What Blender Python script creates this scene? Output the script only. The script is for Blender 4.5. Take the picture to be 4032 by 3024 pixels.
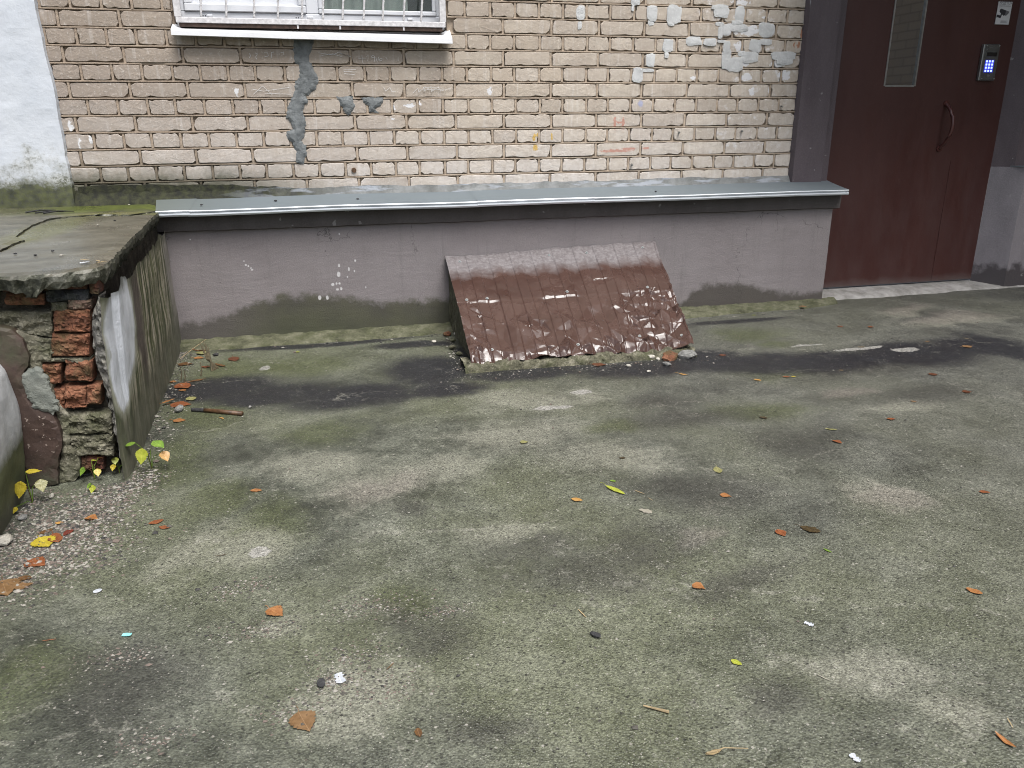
import bpy, math, random
import numpy as np
from mathutils import Vector, Matrix, noise as mnoise
from mathutils.geometry import delaunay_2d_cdt

for o in list(bpy.data.objects):
    bpy.data.objects.remove(o, do_unlink=True)
SC = bpy.context.scene
COL = SC.collection
rad = math.radians

# ------------------------------------------------------------------ camera
cam_data = bpy.data.cameras.new('camera')
cam_data.sensor_width = 36.0
cam_data.lens = 3043.65 / 4032 * 36.0
cam_data.clip_start = 0.05
cam_data.clip_end = 500
cam = bpy.data.objects.new('camera', cam_data)
COL.objects.link(cam)
_p, _y, _r = 0.323506, 0.2326895, -0.0090663
_f = Vector((math.sin(_y) * math.cos(_p), math.cos(_y) * math.cos(_p), -math.sin(_p)))
_ri = Vector((math.cos(_y), -math.sin(_y), 0))
_u = _ri.cross(_f)
_r2 = _ri * math.cos(_r) + _u * math.sin(_r)
_u2 = -_ri * math.sin(_r) + _u * math.cos(_r)
cam.matrix_world = Matrix(((_r2.x, _u2.x, -_f.x, 0.84756), (_r2.y, _u2.y, -_f.y, -4.23488),
                           (_r2.z, _u2.z, -_f.z, 1.04105), (0, 0, 0, 1)))
SC.camera = cam

# ------------------------------------------------------------------ sky, sun, exposure (overcast)
SUN_EL, SUN_AZ = rad(64), rad(163)     # azimuth clockwise from +Y: behind the camera, a little to the right
world = bpy.data.worlds.new('World')
SC.world = world
world.use_nodes = True
wn = world.node_tree
bg = wn.nodes['Background']
sky = wn.nodes.new('ShaderNodeTexSky')
sky.sky_type = 'NISHITA'
sky.sun_disc = False
sky.sun_elevation = SUN_EL
sky.sun_rotation = SUN_AZ
sky.dust_density = 4.0
sky.air_density = 1.0
hs = wn.nodes.new('ShaderNodeHueSaturation')
hs.inputs['Saturation'].default_value = 0.6      # thick cloud: nearly colourless sky light
wn.links.new(sky.outputs[0], hs.inputs['Color'])
wn.links.new(hs.outputs[0], bg.inputs['Color'])
bg.inputs['Strength'].default_value = 0.05
sun_data = bpy.data.lights.new('sun', 'SUN')
sun_data.energy = 1.5
sun_data.angle = rad(32)
sun_data.color = (1.0, 0.98, 0.955)
sun = bpy.data.objects.new('sun', sun_data)
COL.objects.link(sun)
_d = Vector((math.sin(SUN_AZ) * math.cos(SUN_EL), math.cos(SUN_AZ) * math.cos(SUN_EL), math.sin(SUN_EL)))
sun.rotation_euler = _d.to_track_quat('Z', 'Y').to_euler()
sun.location = (0, -6, 8)
vs = SC.view_settings
vs.view_transform = 'Standard'
vs.look = 'None'
vs.gamma = 1.0
vs.use_curve_mapping = False
vs.exposure = 1.6
SC.cycles.max_bounces = 6
SC.cycles.diffuse_bounces = 2
SC.cycles.adaptive_threshold = 0.02
SC.cycles.filter_width = 1.0
SC.cycles.glossy_bounces = 3
SC.cycles.transmission_bounces = 4
SC.cycles.caustics_reflective = False
SC.cycles.caustics_refractive = False

# ------------------------------------------------------------------ helpers
RNG = random.Random(7)


def nz(x, y=0.0, z=0.0):
    return mnoise.noise(Vector((x, y, z)))


def fbm(x, y, z=0.0, o=4):
    return mnoise.fractal(Vector((x, y, z)), 1.0, 2.0, o)


def thing(name, label, cat, loc=(0, 0, 0), group=None, kind=None):
    o = bpy.data.objects.new(name, None)
    o.empty_display_size = 0.05
    o.location = loc
    COL.objects.link(o)
    tag(o, label, cat, group, kind)
    return o


def tag(o, label=None, cat=None, group=None, kind=None):
    if label: o['label'] = label
    if cat: o['category'] = cat
    if group: o['group'] = group
    if kind: o['kind'] = kind
    return o


def base_of(o):
    v = Vector((0, 0, 0))
    while o is not None:
        v += o.location
        o = o.parent
    return v


def mesh_data(name, verts, faces, mats, smooth=False, mi=None):
    me = bpy.data.meshes.new(name)
    me.from_pydata([tuple(v) for v in verts], [], [tuple(f) for f in faces])
    for m in (mats if isinstance(mats, (list, tuple)) else [mats]):
        me.materials.append(m)
    if smooth:
        me.polygons.foreach_set('use_smooth', [True] * len(me.polygons))
    if mi is not None:
        me.polygons.foreach_set('material_index', mi)
    me.update()
    return me


def link(name, me, parent=None, loc=None, world_coords=True):
    o = bpy.data.objects.new(name, me)
    COL.objects.link(o)
    if parent is not None:
        o.parent = parent
        if world_coords:
            o.location = -base_of(parent)
    if loc is not None:
        o.location = loc
    return o


def mk(name, verts, faces, mat, parent=None, smooth=False, local=False, mi=None):
    return link(name, mesh_data(name, verts, faces, mat, smooth, mi), parent, None, not local)


class B:
    """collects geometry for one mesh"""
    def __init__(s):
        s.v, s.f = [], []

    def add(s, v, f):
        k = len(s.v)
        s.v += [tuple(p) for p in v]
        s.f += [tuple(i + k for i in q) for q in f]
        return s

    def box(s, x0, x1, y0, y1, z0, z1, bev=0.0):
        if bev <= 0:
            v = [(x, y, z) for z in (z0, z1) for y in (y0, y1) for x in (x0, x1)]
            return s.add(v, [(0, 2, 3, 1), (4, 5, 7, 6), (0, 1, 5, 4), (2, 6, 7, 3), (0, 4, 6, 2), (1, 3, 7, 5)])
        b = bev
        X, Y, Z = (x0, x1), (y0, y1), (z0, z1)
        v, idx = [], {}
        for i in (0, 1):
            for j in (0, 1):
                for k in (0, 1):
                    sx, sy, sz = (b if i == 0 else -b), (b if j == 0 else -b), (b if k == 0 else -b)
                    idx[i, j, k] = len(v)
                    v += [(X[i], Y[j] + sy, Z[k] + sz), (X[i] + sx, Y[j], Z[k] + sz), (X[i] + sx, Y[j] + sy, Z[k])]
        f = []
        for i in (0, 1):
            f.append([idx[i, 0, 0], idx[i, 1, 0], idx[i, 1, 1], idx[i, 0, 1]])
            f.append([idx[0, i, 0] + 1, idx[1, i, 0] + 1, idx[1, i, 1] + 1, idx[0, i, 1] + 1])
            f.append([idx[0, 0, i] + 2, idx[1, 0, i] + 2, idx[1, 1, i] + 2, idx[0, 1, i] + 2])
        for a in (0, 1):
            for c in (0, 1):
                f.append([idx[a, c, 0], idx[a, c, 1], idx[a, c, 1] + 1, idx[a, c, 0] + 1])
                f.append([idx[a, 0, c], idx[a, 1, c], idx[a, 1, c] + 2, idx[a, 0, c] + 2])
                f.append([idx[0, a, c] + 1, idx[1, a, c] + 1, idx[1, a, c] + 2, idx[0, a, c] + 2])
        for q in idx.values():
            f.append([q, q + 1, q + 2])
        return s.add(v, f)

    def grid(s, nu, nv, fn):
        v = [fn(i / nu, j / nv) for j in range(nv + 1) for i in range(nu + 1)]
        w = nu + 1
        return s.add(v, [(j * w + i, j * w + i + 1, (j + 1) * w + i + 1, (j + 1) * w + i) for j in range(nv) for i in range(nu)])

    def tube(s, pts, r, n=8, cap=True):
        pts = [Vector(p) for p in pts]
        rs = r if isinstance(r, (list, tuple)) else [r] * len(pts)
        v, f = [], []
        for i, p in enumerate(pts):
            t = (pts[min(i + 1, len(pts) - 1)] - pts[max(i - 1, 0)]).normalized()
            a = t.cross(Vector((0, 0, 1)) if abs(t.z) < .9 else Vector((1, 0, 0))).normalized()
            b = t.cross(a)
            for k in range(n):
                q = 2 * math.pi * k / n
                v.append(p + (a * math.cos(q) + b * math.sin(q)) * rs[i])
        for i in range(len(pts) - 1):
            for k in range(n):
                f.append((i * n + k, i * n + (k + 1) % n, (i + 1) * n + (k + 1) % n, (i + 1) * n + k))
        if cap:
            f.append(tuple(range(n - 1, -1, -1)))
            f.append(tuple(range((len(pts) - 1) * n, len(pts) * n)))
        return s.add(v, f)

    def prism(s, outline, a, b, axis='z'):
        """closed plan outline extruded from a to b along an axis"""
        n = len(outline)
        def P(u, w, h):
            return (u, w, h) if axis == 'z' else ((u, h, w) if axis == 'y' else (h, u, w))
        v = [P(u, w, a) for u, w in outline] + [P(u, w, b) for u, w in outline]
        f = [(i, (i + 1) % n, n + (i + 1) % n, n + i) for i in range(n)]
        f += [tuple(range(n - 1, -1, -1)), tuple(range(n, 2 * n))]
        return s.add(v, f)

    def obj(s, name, mat, parent=None, smooth=False, local=False):
        import bmesh
        me = mesh_data(name, s.v, s.f, mat, smooth)
        bm = bmesh.new()
        bm.from_mesh(me)
        bmesh.ops.recalc_face_normals(bm, faces=bm.faces)
        bm.to_mesh(me)
        bm.free()
        return link(name, me, parent, None, not local)


def in_poly(x, y, P):
    c = False
    j = len(P) - 1
    for i in range(len(P)):
        if (P[i][1] > y) != (P[j][1] > y) and x < (P[j][0] - P[i][0]) * (y - P[i][1]) / (P[j][1] - P[i][1]) + P[i][0]:
            c = not c
        j = i
    return c


def resample(P, step, jit, seed, closed=True):
    out = []
    n = len(P)
    for i in range(n if closed else n - 1):
        a, b = Vector(P[i]), Vector(P[(i + 1) % n])
        k = max(1, int((b - a).length / step))
        t = (b - a).normalized() if (b - a).length > 1e-9 else Vector((1, 0))
        nn = Vector((-t.y, t.x))
        for q in range(k):
            p = a + (b - a) * (q / k)
            p = p + nn * jit * (nz(p.x * .55 / step, p.y * .55 / step, seed) * 1.4 + .5 * nz(p.x * 1.7 / step, p.y * 1.7 / step, seed + 9))
            out.append((p.x, p.y))
    return out


def tri_fill(P, step, seed=1, jitter=.35):
    """triangulates a closed outline with inner points; returns points, triangles, distance to the rim"""
    r = random.Random(seed)
    xs = [p[0] for p in P]; ys = [p[1] for p in P]
    pts = [Vector(p) for p in P]
    nb = len(pts)
    A = np.array(P); Bn = np.roll(A, -1, axis=0)
    def dist(x, y):
        d = Bn - A
        L = (d ** 2).sum(1) + 1e-12
        t = np.clip((((x - A[:, 0]) * d[:, 0]) + ((y - A[:, 1]) * d[:, 1])) / L, 0, 1)
        q = A + d * t[:, None]
        return float(np.sqrt(((q[:, 0] - x) ** 2 + (q[:, 1] - y) ** 2).min()))
    y = min(ys)
    while y < max(ys):
        x = min(xs)
        while x < max(xs):
            px, py = x + r.uniform(-jitter, jitter) * step, y + r.uniform(-jitter, jitter) * step
            if in_poly(px, py, P) and dist(px, py) > step * .45:
                pts.append(Vector((px, py)))
            x += step
        y += step
    res = delaunay_2d_cdt(pts, [(i, (i + 1) % nb) for i in range(nb)], [], 1, 1e-7)
    V = [(p.x, p.y) for p in res[0]]
    F = [tuple(f) for f in res[2]]
    return V, F, [dist(*p) for p in V]


def solid_patch(P, step, front, back, seed=1):
    """outline filled and given thickness: front(u,v,d) and back(u,v) return points"""
    V, F, D = tri_fill(P, step, seed)
    b = B()
    n = len(V)
    v = [front(p[0], p[1], d) for p, d in zip(V, D)]
    cnt = {}
    for f in F:
        for i in range(3):
            e = (f[i], f[(i + 1) % 3])
            cnt[frozenset(e)] = cnt.get(frozenset(e), []) + [e]
    rim = [e[0] for e in cnt.values() if len(e) == 1]
    F2 = list(F)
    prev = {q: q for e in rim for q in e}
    for ring in (back if isinstance(back, (list, tuple)) else [back]):
        cur = {}
        for q in prev:
            cur[q] = len(v)
            v.append(ring(*V[q]))
        F2 += [(prev[c], prev[a], cur[a], cur[c]) for a, c in rim]
        prev = cur
    b.add(v, F2)
    return b


# ------------------------------------------------------------------ node helper
class SG:
    def __init__(s, name, rough=.8, metallic=0.0, spec=None):
        s.m = bpy.data.materials.new(name)
        s.m.use_nodes = True
        s.t = s.m.node_tree
        s.b = s.t.nodes['Principled BSDF']
        s.set('Roughness', rough)
        s.set('Metallic', metallic)
        if spec is not None:
            s.set('Specular IOR Level', spec)
        s._pos = None

    def put(s, sock, v):
        if isinstance(v, bpy.types.NodeSocket):
            s.t.links.new(v, sock)
        elif v is not None:
            if sock.type == 'RGBA' and len(v) == 3:
                v = (*v, 1)
            sock.default_value = v

    def set(s, k, v):
        s.put(s.b.inputs[k], v)

    def node(s, t, **k):
        n = s.t.nodes.new(t)
        for a, v in k.items():
            setattr(n, a, v)
        return n

    @property
    def pos(s):
        if s._pos is None:
            s._pos = s.node('ShaderNodeNewGeometry').outputs['Position']
        return s._pos

    def obj(s):
        return s.node('ShaderNodeTexCoord').outputs['Object']

    def attr(s, name):
        n = s.node('ShaderNodeAttribute', attribute_name=name)
        return n.outputs['Color']

    def rnd(s):
        return s.node('ShaderNodeObjectInfo').outputs['Random']

    def xyz(s, v=None):
        n = s.node('ShaderNodeSeparateXYZ')
        s.put(n.inputs[0], v or s.pos)
        return n.outputs

    def comb(s, x, y, z=0.0):
        n = s.node('ShaderNodeCombineXYZ')
        for i, q in enumerate((x, y, z)):
            s.put(n.inputs[i], q)
        return n.outputs[0]

    def ma(s, op, a, b=None, c=None, clamp=False):
        n = s.node('ShaderNodeMath', operation=op, use_clamp=clamp)
        for i, q in enumerate((a, b, c)):
            if q is not None:
                s.put(n.inputs[i], q)
        return n.outputs[0]

    def vm(s, op, a, b=None, scale=None):
        n = s.node('ShaderNodeVectorMath', operation=op)
        s.put(n.inputs[0], a)
        if b is not None:
            s.put(n.inputs[1], b)
        if scale is not None:
            s.put(n.inputs['Scale'], scale)
        return n.outputs['Value'] if op in ('LENGTH', 'DISTANCE', 'DOT_PRODUCT') else n.outputs[0]

    def mul(s, v, xyz):
        return s.vm('MULTIPLY', v, xyz)

    def noise(s, scale, detail=4, rough=.6, vec=None, dist=0.0, color=False):
        n = s.node('ShaderNodeTexNoise')
        s.put(n.inputs['Vector'], vec or s.pos)
        s.put(n.inputs['Scale'], scale)
        s.put(n.inputs['Detail'], float(detail))
        s.put(n.inputs['Roughness'], rough)
        s.put(n.inputs['Distortion'], dist)
        return n.outputs['Color' if color else 0]

    def voro(s, scale, feature='F1', vec=None, out='Distance', rand=1.0):
        n = s.node('ShaderNodeTexVoronoi', feature=feature)
        s.put(n.inputs['Vector'], vec or s.pos)
        s.put(n.inputs['Scale'], scale)
        s.put(n.inputs['Randomness'], rand)
        return n.outputs[out]

    def mr(s, v, a, b, c=0.0, d=1.0, smooth=False):
        n = s.node('ShaderNodeMapRange', interpolation_type='SMOOTHSTEP' if smooth else 'LINEAR', clamp=True)
        for i, q in enumerate((v, a, b, c, d)):
            s.put(n.inputs[i], q)
        return n.outputs[0]

    def mix(s, f, a, b, blend='MIX'):
        n = s.node('ShaderNodeMix', data_type='RGBA', blend_type=blend)
        s.put(n.inputs[0], f)
        s.put(n.inputs[6], a)
        s.put(n.inputs[7], b)
        return n.outputs[2]

    def ramp(s, f, stops):
        n = s.node('ShaderNodeValToRGB')
        s.put(n.inputs[0], f)
        e = n.color_ramp.elements
        while len(e) < len(stops):
            e.new(.5)
        for q, (p, c) in zip(e, stops):
            q.position = p
            q.color = (*c, 1) if len(c) == 3 else c
        return n.outputs[0]

    def curve(s, v, pts, lo, hi):
        """float curve over points (x, y), x spread over lo..hi"""
        n = s.node('ShaderNodeFloatCurve')
        c = n.mapping.curves[0]
        P = [((x - lo) / (hi - lo), y) for x, y in pts]
        while len(c.points) < len(P):
            c.points.new(.5, .5)
        for q, (x, y) in zip(c.points, P):
            q.location = (x, y)
        n.mapping.update()
        s.put(n.inputs['Value'], s.mr(v, lo, hi))
        return n.outputs[0]

    def warp(s, v, scale, amt, detail=3):
        c = s.noise(scale, detail, .6, v, color=True)
        return s.vm('ADD', v, s.vm('SCALE', s.vm('SUBTRACT', c, (.5, .5, .5)), scale=amt))

    def blobs(s, v, L):
        """smallest relative distance to a list of ellipses (cx, cy, rx, ry) in the plane of v"""
        d = None
        for cx, cy, rx, ry in L:
            q = s.vm('LENGTH', s.mul(s.vm('SUBTRACT', v, (cx, cy, 0)), (1 / rx, 1 / ry, 0)))
            d = q if d is None else s.ma('MINIMUM', d, q)
        return d

    def bump(s, h, strength=.5, dist=.01, normal=None):
        n = s.node('ShaderNodeBump')
        s.put(n.inputs['Strength'], strength)
        s.put(n.inputs['Distance'], dist)
        s.put(n.inputs['Height'], h)
        if normal is not None:
            s.put(n.inputs['Normal'], normal)
        return n.outputs[0]

    def done(s, col=None, normal=None, rough=None):
        if col is not None: s.set('Base Color', col)
        if normal is not None: s.set('Normal', normal)
        if rough is not None: s.set('Roughness', rough)
        return s.m


def plain(name, c, rough=.6, metallic=0.0, var=.25, scale=30, bump=0.0, bscale=80):
    g = SG(name, rough, metallic)
    o = g.obj()
    n = g.noise(scale, 4, .6, o)
    col = g.mix(g.mr(n, .3, .7), tuple(x * (1 - var) for x in c), tuple(min(1, x * (1 + var)) for x in c))
    return g.done(col, g.bump(g.noise(bscale, 4, .6, o), bump, .003) if bump else None)

# ------------------------------------------------------------------ measured layout (metres)
PAINT_GREY = [(2.2377, 1.5911, 0.0242, 0.0328), (2.2329, 1.5319, 0.0114, 0.0185), (2.5396, 1.6535, 0.0248, 0.0197), (2.5255, 1.6202, 0.0078, 0.0145), (2.636, 1.5993, 0.03, 0.0401), (2.6344, 1.5558, 0.0173, 0.0168), (2.7639, 1.5953, 0.0431, 0.0472), (2.7506, 1.5512, 0.016, 0.0136), (3.0373, 1.6178, 0.0492, 0.0306), (3.0032, 1.6341, 0.0245, 0.0102), (3.1507, 1.5963, 0.029, 0.0447), (3.1414, 1.5617, 0.0333, 0.0138), (3.0346, 1.5529, 0.0247, 0.0103), (3.0422, 1.5117, 0.0144, 0.0312), (3.0743, 1.5226, 0.0249, 0.0277), (3.1353, 1.5374, 0.0668, 0.0207), (3.3211, 1.5301, 0.0468, 0.0385), (2.8897, 1.4645, 0.0471, 0.0224), (2.9843, 1.4624, 0.0392, 0.0191), (3.0501, 1.4667, 0.0249, 0.0069), (2.7372, 1.4419, 0.0302, 0.0327), (2.732, 1.3936, 0.0121, 0.0156), (3.2617, 1.4485, 0.0361, 0.0336), (3.3236, 1.4669, 0.0384, 0.0159), (3.0861, 1.4358, 0.0208, 0.0316), (3.0913, 1.376, 0.0293, 0.0532), (3.1443, 1.3481, 0.0508, 0.0357), (3.2337, 1.3879, 0.0511, 0.0284), (3.4389, 1.3971, 0.0783, 0.0216), (3.4504, 1.372, 0.0523, 0.0216), (3.1812, 1.4052, 0.0211, 0.0142), (2.6401, 1.3684, 0.0265, 0.0346), (2.5678, 1.2916, 0.0305, 0.0385), (2.6147, 1.3162, 0.0483, 0.0083)]
PAINT_WHITE = [(1.2367, 1.1233, 0.0112, 0.0208), (1.3733, 1.1525, 0.0101, 0.0167), (1.3158, 1.1378, 0.0379, 0.0107), (1.2341, 1.0787, 0.0113, 0.0071), (1.7487, 1.2089, 0.0197, 0.0271), (0.4843, 1.2081, 0.0126, 0.0253), (-0.2565, 0.9641, 0.0075, 0.0391), (-0.2828, 1.0586, 0.0116, 0.0275), (-0.2069, 0.9886, 0.0118, 0.0251), (3.1992, 1.5246, 0.1096, 0.0313), (3.2644, 1.2079, 0.0238, 0.0257), (3.2149, 1.3629, 0.0383, 0.025), (3.4178, 1.3537, 0.0565, 0.0216), (3.2226, 1.284, 0.0385, 0.0253), (3.4592, 1.296, 0.0482, 0.0329), (3.3753, 1.2263, 0.0131, 0.0405), (3.1611, 1.4402, 0.0336, 0.0317), (3.157, 1.6613, 0.0746, 0.0136), (2.8948, 1.2791, 0.0187, 0.0125), (3.306, 1.5925, 0.019, 0.0104)]
PAINT_YELLOW = [(1.9864, 0.9736, 0.0138, 0.0284), (1.9941, 0.9237, 0.0186, 0.018), (2.0033, 0.9876, 0.0077, 0.0128), (2.0839, 0.9796, 0.0078, 0.02)]
PAINT_RED = [(2.4472, 1.044, 0.0121, 0.0418), (2.4966, 1.04, 0.0105, 0.0448), (2.4721, 1.0474, 0.0242, 0.0079), (2.463, 0.8985, 0.1271, 0.0103), (2.5279, 0.9085, 0.0576, 0.0088), (2.6349, 0.9106, 0.0315, 0.0089)]
RUST = [(3.5463, 1.5161, 0.0217, 0.0354), (3.5037, 1.4551, 0.0061, 0.0215), (3.5324, 1.4519, 0.0131, 0.0251)]
PAINT_BLUE = [(2.5923, 1.1457, 0.0146, 0.0186)]
SMEAR = [(0.7762, 1.4563), (0.7641, 1.3903), (0.7616, 1.346), (0.7874, 1.3295), (0.7856, 1.279), (0.7614, 1.2394), (0.7518, 1.1997), (0.7274, 1.1598), (0.7105, 1.1197), (0.7036, 1.0851), (0.7238, 1.0618), (0.7329, 1.0325), (0.6968, 1.0154), (0.6987, 0.986), (0.7262, 0.9621), (0.7337, 0.9145), (0.7357, 0.8726), (0.7497, 0.8604), (0.7681, 0.863), (0.7873, 0.9077), (0.7908, 0.9464), (0.7692, 0.9734), (0.7856, 1.0086), (0.7971, 1.0495), (0.7943, 1.0845), (0.7856, 1.1193), (0.816, 1.1596), (0.8122, 1.1826), (0.8567, 1.2169), (0.8763, 1.2511), (0.872, 1.2907), (0.8514, 1.3243), (0.8367, 1.3578), (0.8548, 1.3968), (0.8695, 1.4302), (0.8748, 1.4578)]
SMEAR_A = [(0.9555, 1.1824), (1.0374, 1.1853), (1.046, 1.1358), (1.0288, 1.1095), (1.009, 1.089), (0.9873, 1.1243)]
SMEAR_B = [(1.0766, 1.1794), (1.1934, 1.1793), (1.1755, 1.1412), (1.1435, 1.1237), (1.1639, 1.1029), (1.1178, 1.109), (1.1165, 1.1355), (1.0931, 1.1532)]
CHALK = [[(1.0782, 1.3621), (1.1165, 1.3634)], [(1.0971, 1.3775), (1.0973, 1.3432)], [(1.1195, 1.3706), (1.1275, 1.3754), (1.1265, 1.3611), (1.1232, 1.3491)], [(1.1577, 1.3686), (1.1472, 1.3646), (1.1425, 1.3708), (1.1505, 1.3771), (1.158, 1.3733), (1.1581, 1.359), (1.1551, 1.3446)], [(1.1653, 1.3686), (1.168, 1.3543), (1.1715, 1.3447)], [(1.1809, 1.3712), (1.175, 1.3591), (1.1831, 1.3496), (1.1952, 1.3545), (1.1958, 1.3632), (1.1838, 1.3602), (1.1797, 1.352)], [(1.2141, 1.3691), (1.2212, 1.3572)], [(1.2762, 1.3697), (1.2751, 1.3504)], [(0.5606, 1.379), (0.5668, 1.3698), (0.5583, 1.3582)], [(0.5872, 1.3816), (0.5987, 1.3771), (0.5886, 1.3631), (0.5938, 1.3539)], [(0.6305, 1.3821), (0.6473, 1.3822), (0.6483, 1.3683), (0.6285, 1.3635)], [(0.6618, 1.3592), (0.6645, 1.3847), (0.6767, 1.3863)], [(0.7078, 1.3829), (0.7229, 1.3877), (0.7215, 1.3737)], [(0.887, 1.3848), (0.9509, 1.376), (0.9817, 1.3858), (1.0408, 1.3698)], [(0.9009, 1.3732), (0.9563, 1.3808), (1.0003, 1.3671)], [(0.9769, 1.3881), (1.0309, 1.3721)], [(1.0008, 1.3075), (1.0619, 1.3103)], [(1.0028, 1.3004), (1.0686, 1.2984)], [(1.0046, 1.2908), (1.055, 1.2862)], [(1.1953, 1.2284), (1.2045, 1.2088), (1.2264, 1.226), (1.2357, 1.2063), (1.2568, 1.2088)], [(1.3406, 1.199), (1.3683, 1.2238), (1.3727, 1.2039), (1.4057, 1.2288), (1.3995, 1.2089), (1.4378, 1.2313), (1.4368, 1.2064), (1.4752, 1.2289), (1.4852, 1.209), (1.5396, 1.224)], [(1.3838, 1.2139), (1.4534, 1.2189), (1.5123, 1.214)], [(1.395, 1.2263), (1.5019, 1.224)], [(0.5572, 1.2178), (0.6096, 1.2084), (0.7441, 1.2276)], [(0.6135, 1.1989), (0.7359, 1.1941)], [(0.5594, 1.1941), (0.6073, 1.2321), (0.6472, 1.1941)]]
ST_DARK = [(0.3517, -0.9436, 0.2093, 0.1292), (0.6023, -1.0839, 0.241, 0.1091), (0.8976, -1.1921, 0.2378, 0.1279), (1.2553, -0.9318, 0.1808, 0.1934), (1.2764, -1.2028, 0.168, 0.083), (1.6911, -1.0702, 0.2971, 0.0919), (2.2016, -1.165, 0.2781, 0.1029), (2.5366, -1.1297, 0.1839, 0.1475), (2.7622, -1.2284, 0.2417, 0.1287), (3.0371, -1.2801, 0.2621, 0.1272), (3.5097, -1.2758, 0.2689, 0.1575), (3.884, -1.2363, 0.2129, 0.1371), (3.9857, -1.3645, 0.1038, 0.3238), (1.2457, -0.4908, 0.2019, 0.0518), (0.7719, -0.3526, 0.4298, 0.0359), (0.4785, -0.3082, 0.1807, 0.0451), (3.0162, -0.4724, 0.2683, 0.0382), (1.4556, -0.759, 0.0425, 0.1913)]
ST_DIM = [(1.0468, -2.8246, 0.1071, 0.0961), (0.9355, -2.7363, 0.0605, 0.0695), (2.1334, -1.7634, 0.2991, 0.1154), (2.3601, -2.0757, 0.198, 0.145), (1.3835, -2.6647, 0.1975, 0.1089), (1.6087, -3.2162, 0.0665, 0.0747), (1.0348, -2.2536, 0.0575, 0.0696), (1.8561, -2.3294, 0.2395, 0.1275), (1.5377, -2.5794, 0.1858, 0.0876), (0.4047, -2.8635, 0.1314, 0.155), (3.1476, -1.7615, 0.2839, 0.1341), (2.1194, -1.5459, 0.1777, 0.0766), (3.1218, -1.3623, 0.3959, 0.1342), (1.2585, -2.5552, 0.1028, 0.0651), (1.7516, -2.7899, 0.1505, 0.0726), (1.0609, -3.1034, 0.0661, 0.0456)]
ST_LIGHT = [(1.5623, -1.4093, 0.1967, 0.1176), (1.8161, -1.407, 0.1091, 0.0653), (0.9436, -2.0775, 0.2041, 0.1278), (1.1517, -2.0125, 0.1278, 0.1027), (1.4212, -1.7647, 0.253, 0.1682), (2.387, -2.4666, 0.1188, 0.1005), (4.1854, -0.7523, 0.3135, 0.0891), (4.0829, -0.5144, 0.1517, 0.0792), (1.7004, -2.0822, 0.2167, 0.1364), (2.9469, -1.8754, 0.1863, 0.0874), (1.2332, -2.4523, 0.1075, 0.0715), (0.7522, -1.8726, 0.1738, 0.147), (0.6115, -2.3427, 0.1063, 0.0739), (0.8761, -2.9817, 0.1389, 0.091), (1.834, -3.1536, 0.1603, 0.0839), (1.9403, -3.2992, 0.0827, 0.0699), (0.4577, -2.3034, 0.0947, 0.1006), (0.6357, -2.7124, 0.0493, 0.0429)]
ST_PINK = [(2.4031, -2.4865, 0.1311, 0.099), (4.2258, -0.7072, 0.2928, 0.1004), (4.1157, -0.4745, 0.1786, 0.0909), (2.8624, -1.6258, 0.109, 0.0716), (3.8138, -0.0152, 0.1657, 0.0605), (0.9412, -2.1089, 0.1613, 0.0809), (1.7203, -2.5516, 0.0839, 0.0321)]
ST_MOSS = [(0.4041, -0.7028, 0.2241, 0.2517), (0.6672, -0.7004, 0.248, 0.1955), (0.3512, -1.2414, 0.1916, 0.2728), (2.9466, -0.7426, 0.2062, 0.1511), (3.0306, -0.9511, 0.1314, 0.0911), (0.333, -1.6881, 0.12, 0.2441), (1.8161, -1.7769, 0.1459, 0.0858), (2.7649, -1.3379, 0.2348, 0.0846), (0.9635, -2.6694, 0.0942, 0.0749), (0.2383, -2.7948, 0.1338, 0.1642), (0.6048, -2.2396, 0.1605, 0.1625), (0.4114, -2.0492, 0.1184, 0.1555), (0.8166, -1.5607, 0.1624, 0.1378), (2.4185, -1.7355, 0.2392, 0.1201)]
ST_WHITE = [(3.512, -1.2111, 0.1011, 0.0408), (3.3164, -1.1328, 0.1912, 0.0281), (3.0987, -1.0049, 0.1302, 0.0185), (0.5345, -0.7016, 0.0329, 0.052), (1.6428, -1.5301, 0.1213, 0.0299), (1.8234, -1.3851, 0.0732, 0.0331), (0.6131, -2.367, 0.0398, 0.0337), (0.7988, -2.9217, 0.0232, 0.0138)]
GRAVEL = [(0.001, -2.1369, 0.1463, 0.1666), (0.1258, -2.0899, 0.126, 0.1757), (0.1155, -2.2635, 0.1514, 0.1257), (0.1534, -1.9524, 0.0936, 0.131), (0.2203, -1.8405, 0.0702, 0.0896), (0.0869, -0.3054, 0.0555, 0.3552), (0.0379, -2.3542, 0.0996, 0.1376), (-0.0643, -1.9266, 0.0928, 0.0816), (0.5817, -2.5333, 0.0538, 0.0245), (0.6357, -2.7124, 0.0591, 0.0206), (0.8773, -2.6853, 0.0719, 0.0291), (0.8286, -2.8568, 0.0651, 0.0329), (0.8781, -2.9553, 0.0618, 0.0295), (0.7899, -2.9194, 0.0357, 0.0193), (0.7206, -2.9939, 0.0422, 0.025), (0.4719, -3.0028, 0.0485, 0.0237), (0.3613, -2.7392, 0.0469, 0.0241), (1.0389, -2.7445, 0.0407, 0.014)]
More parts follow.
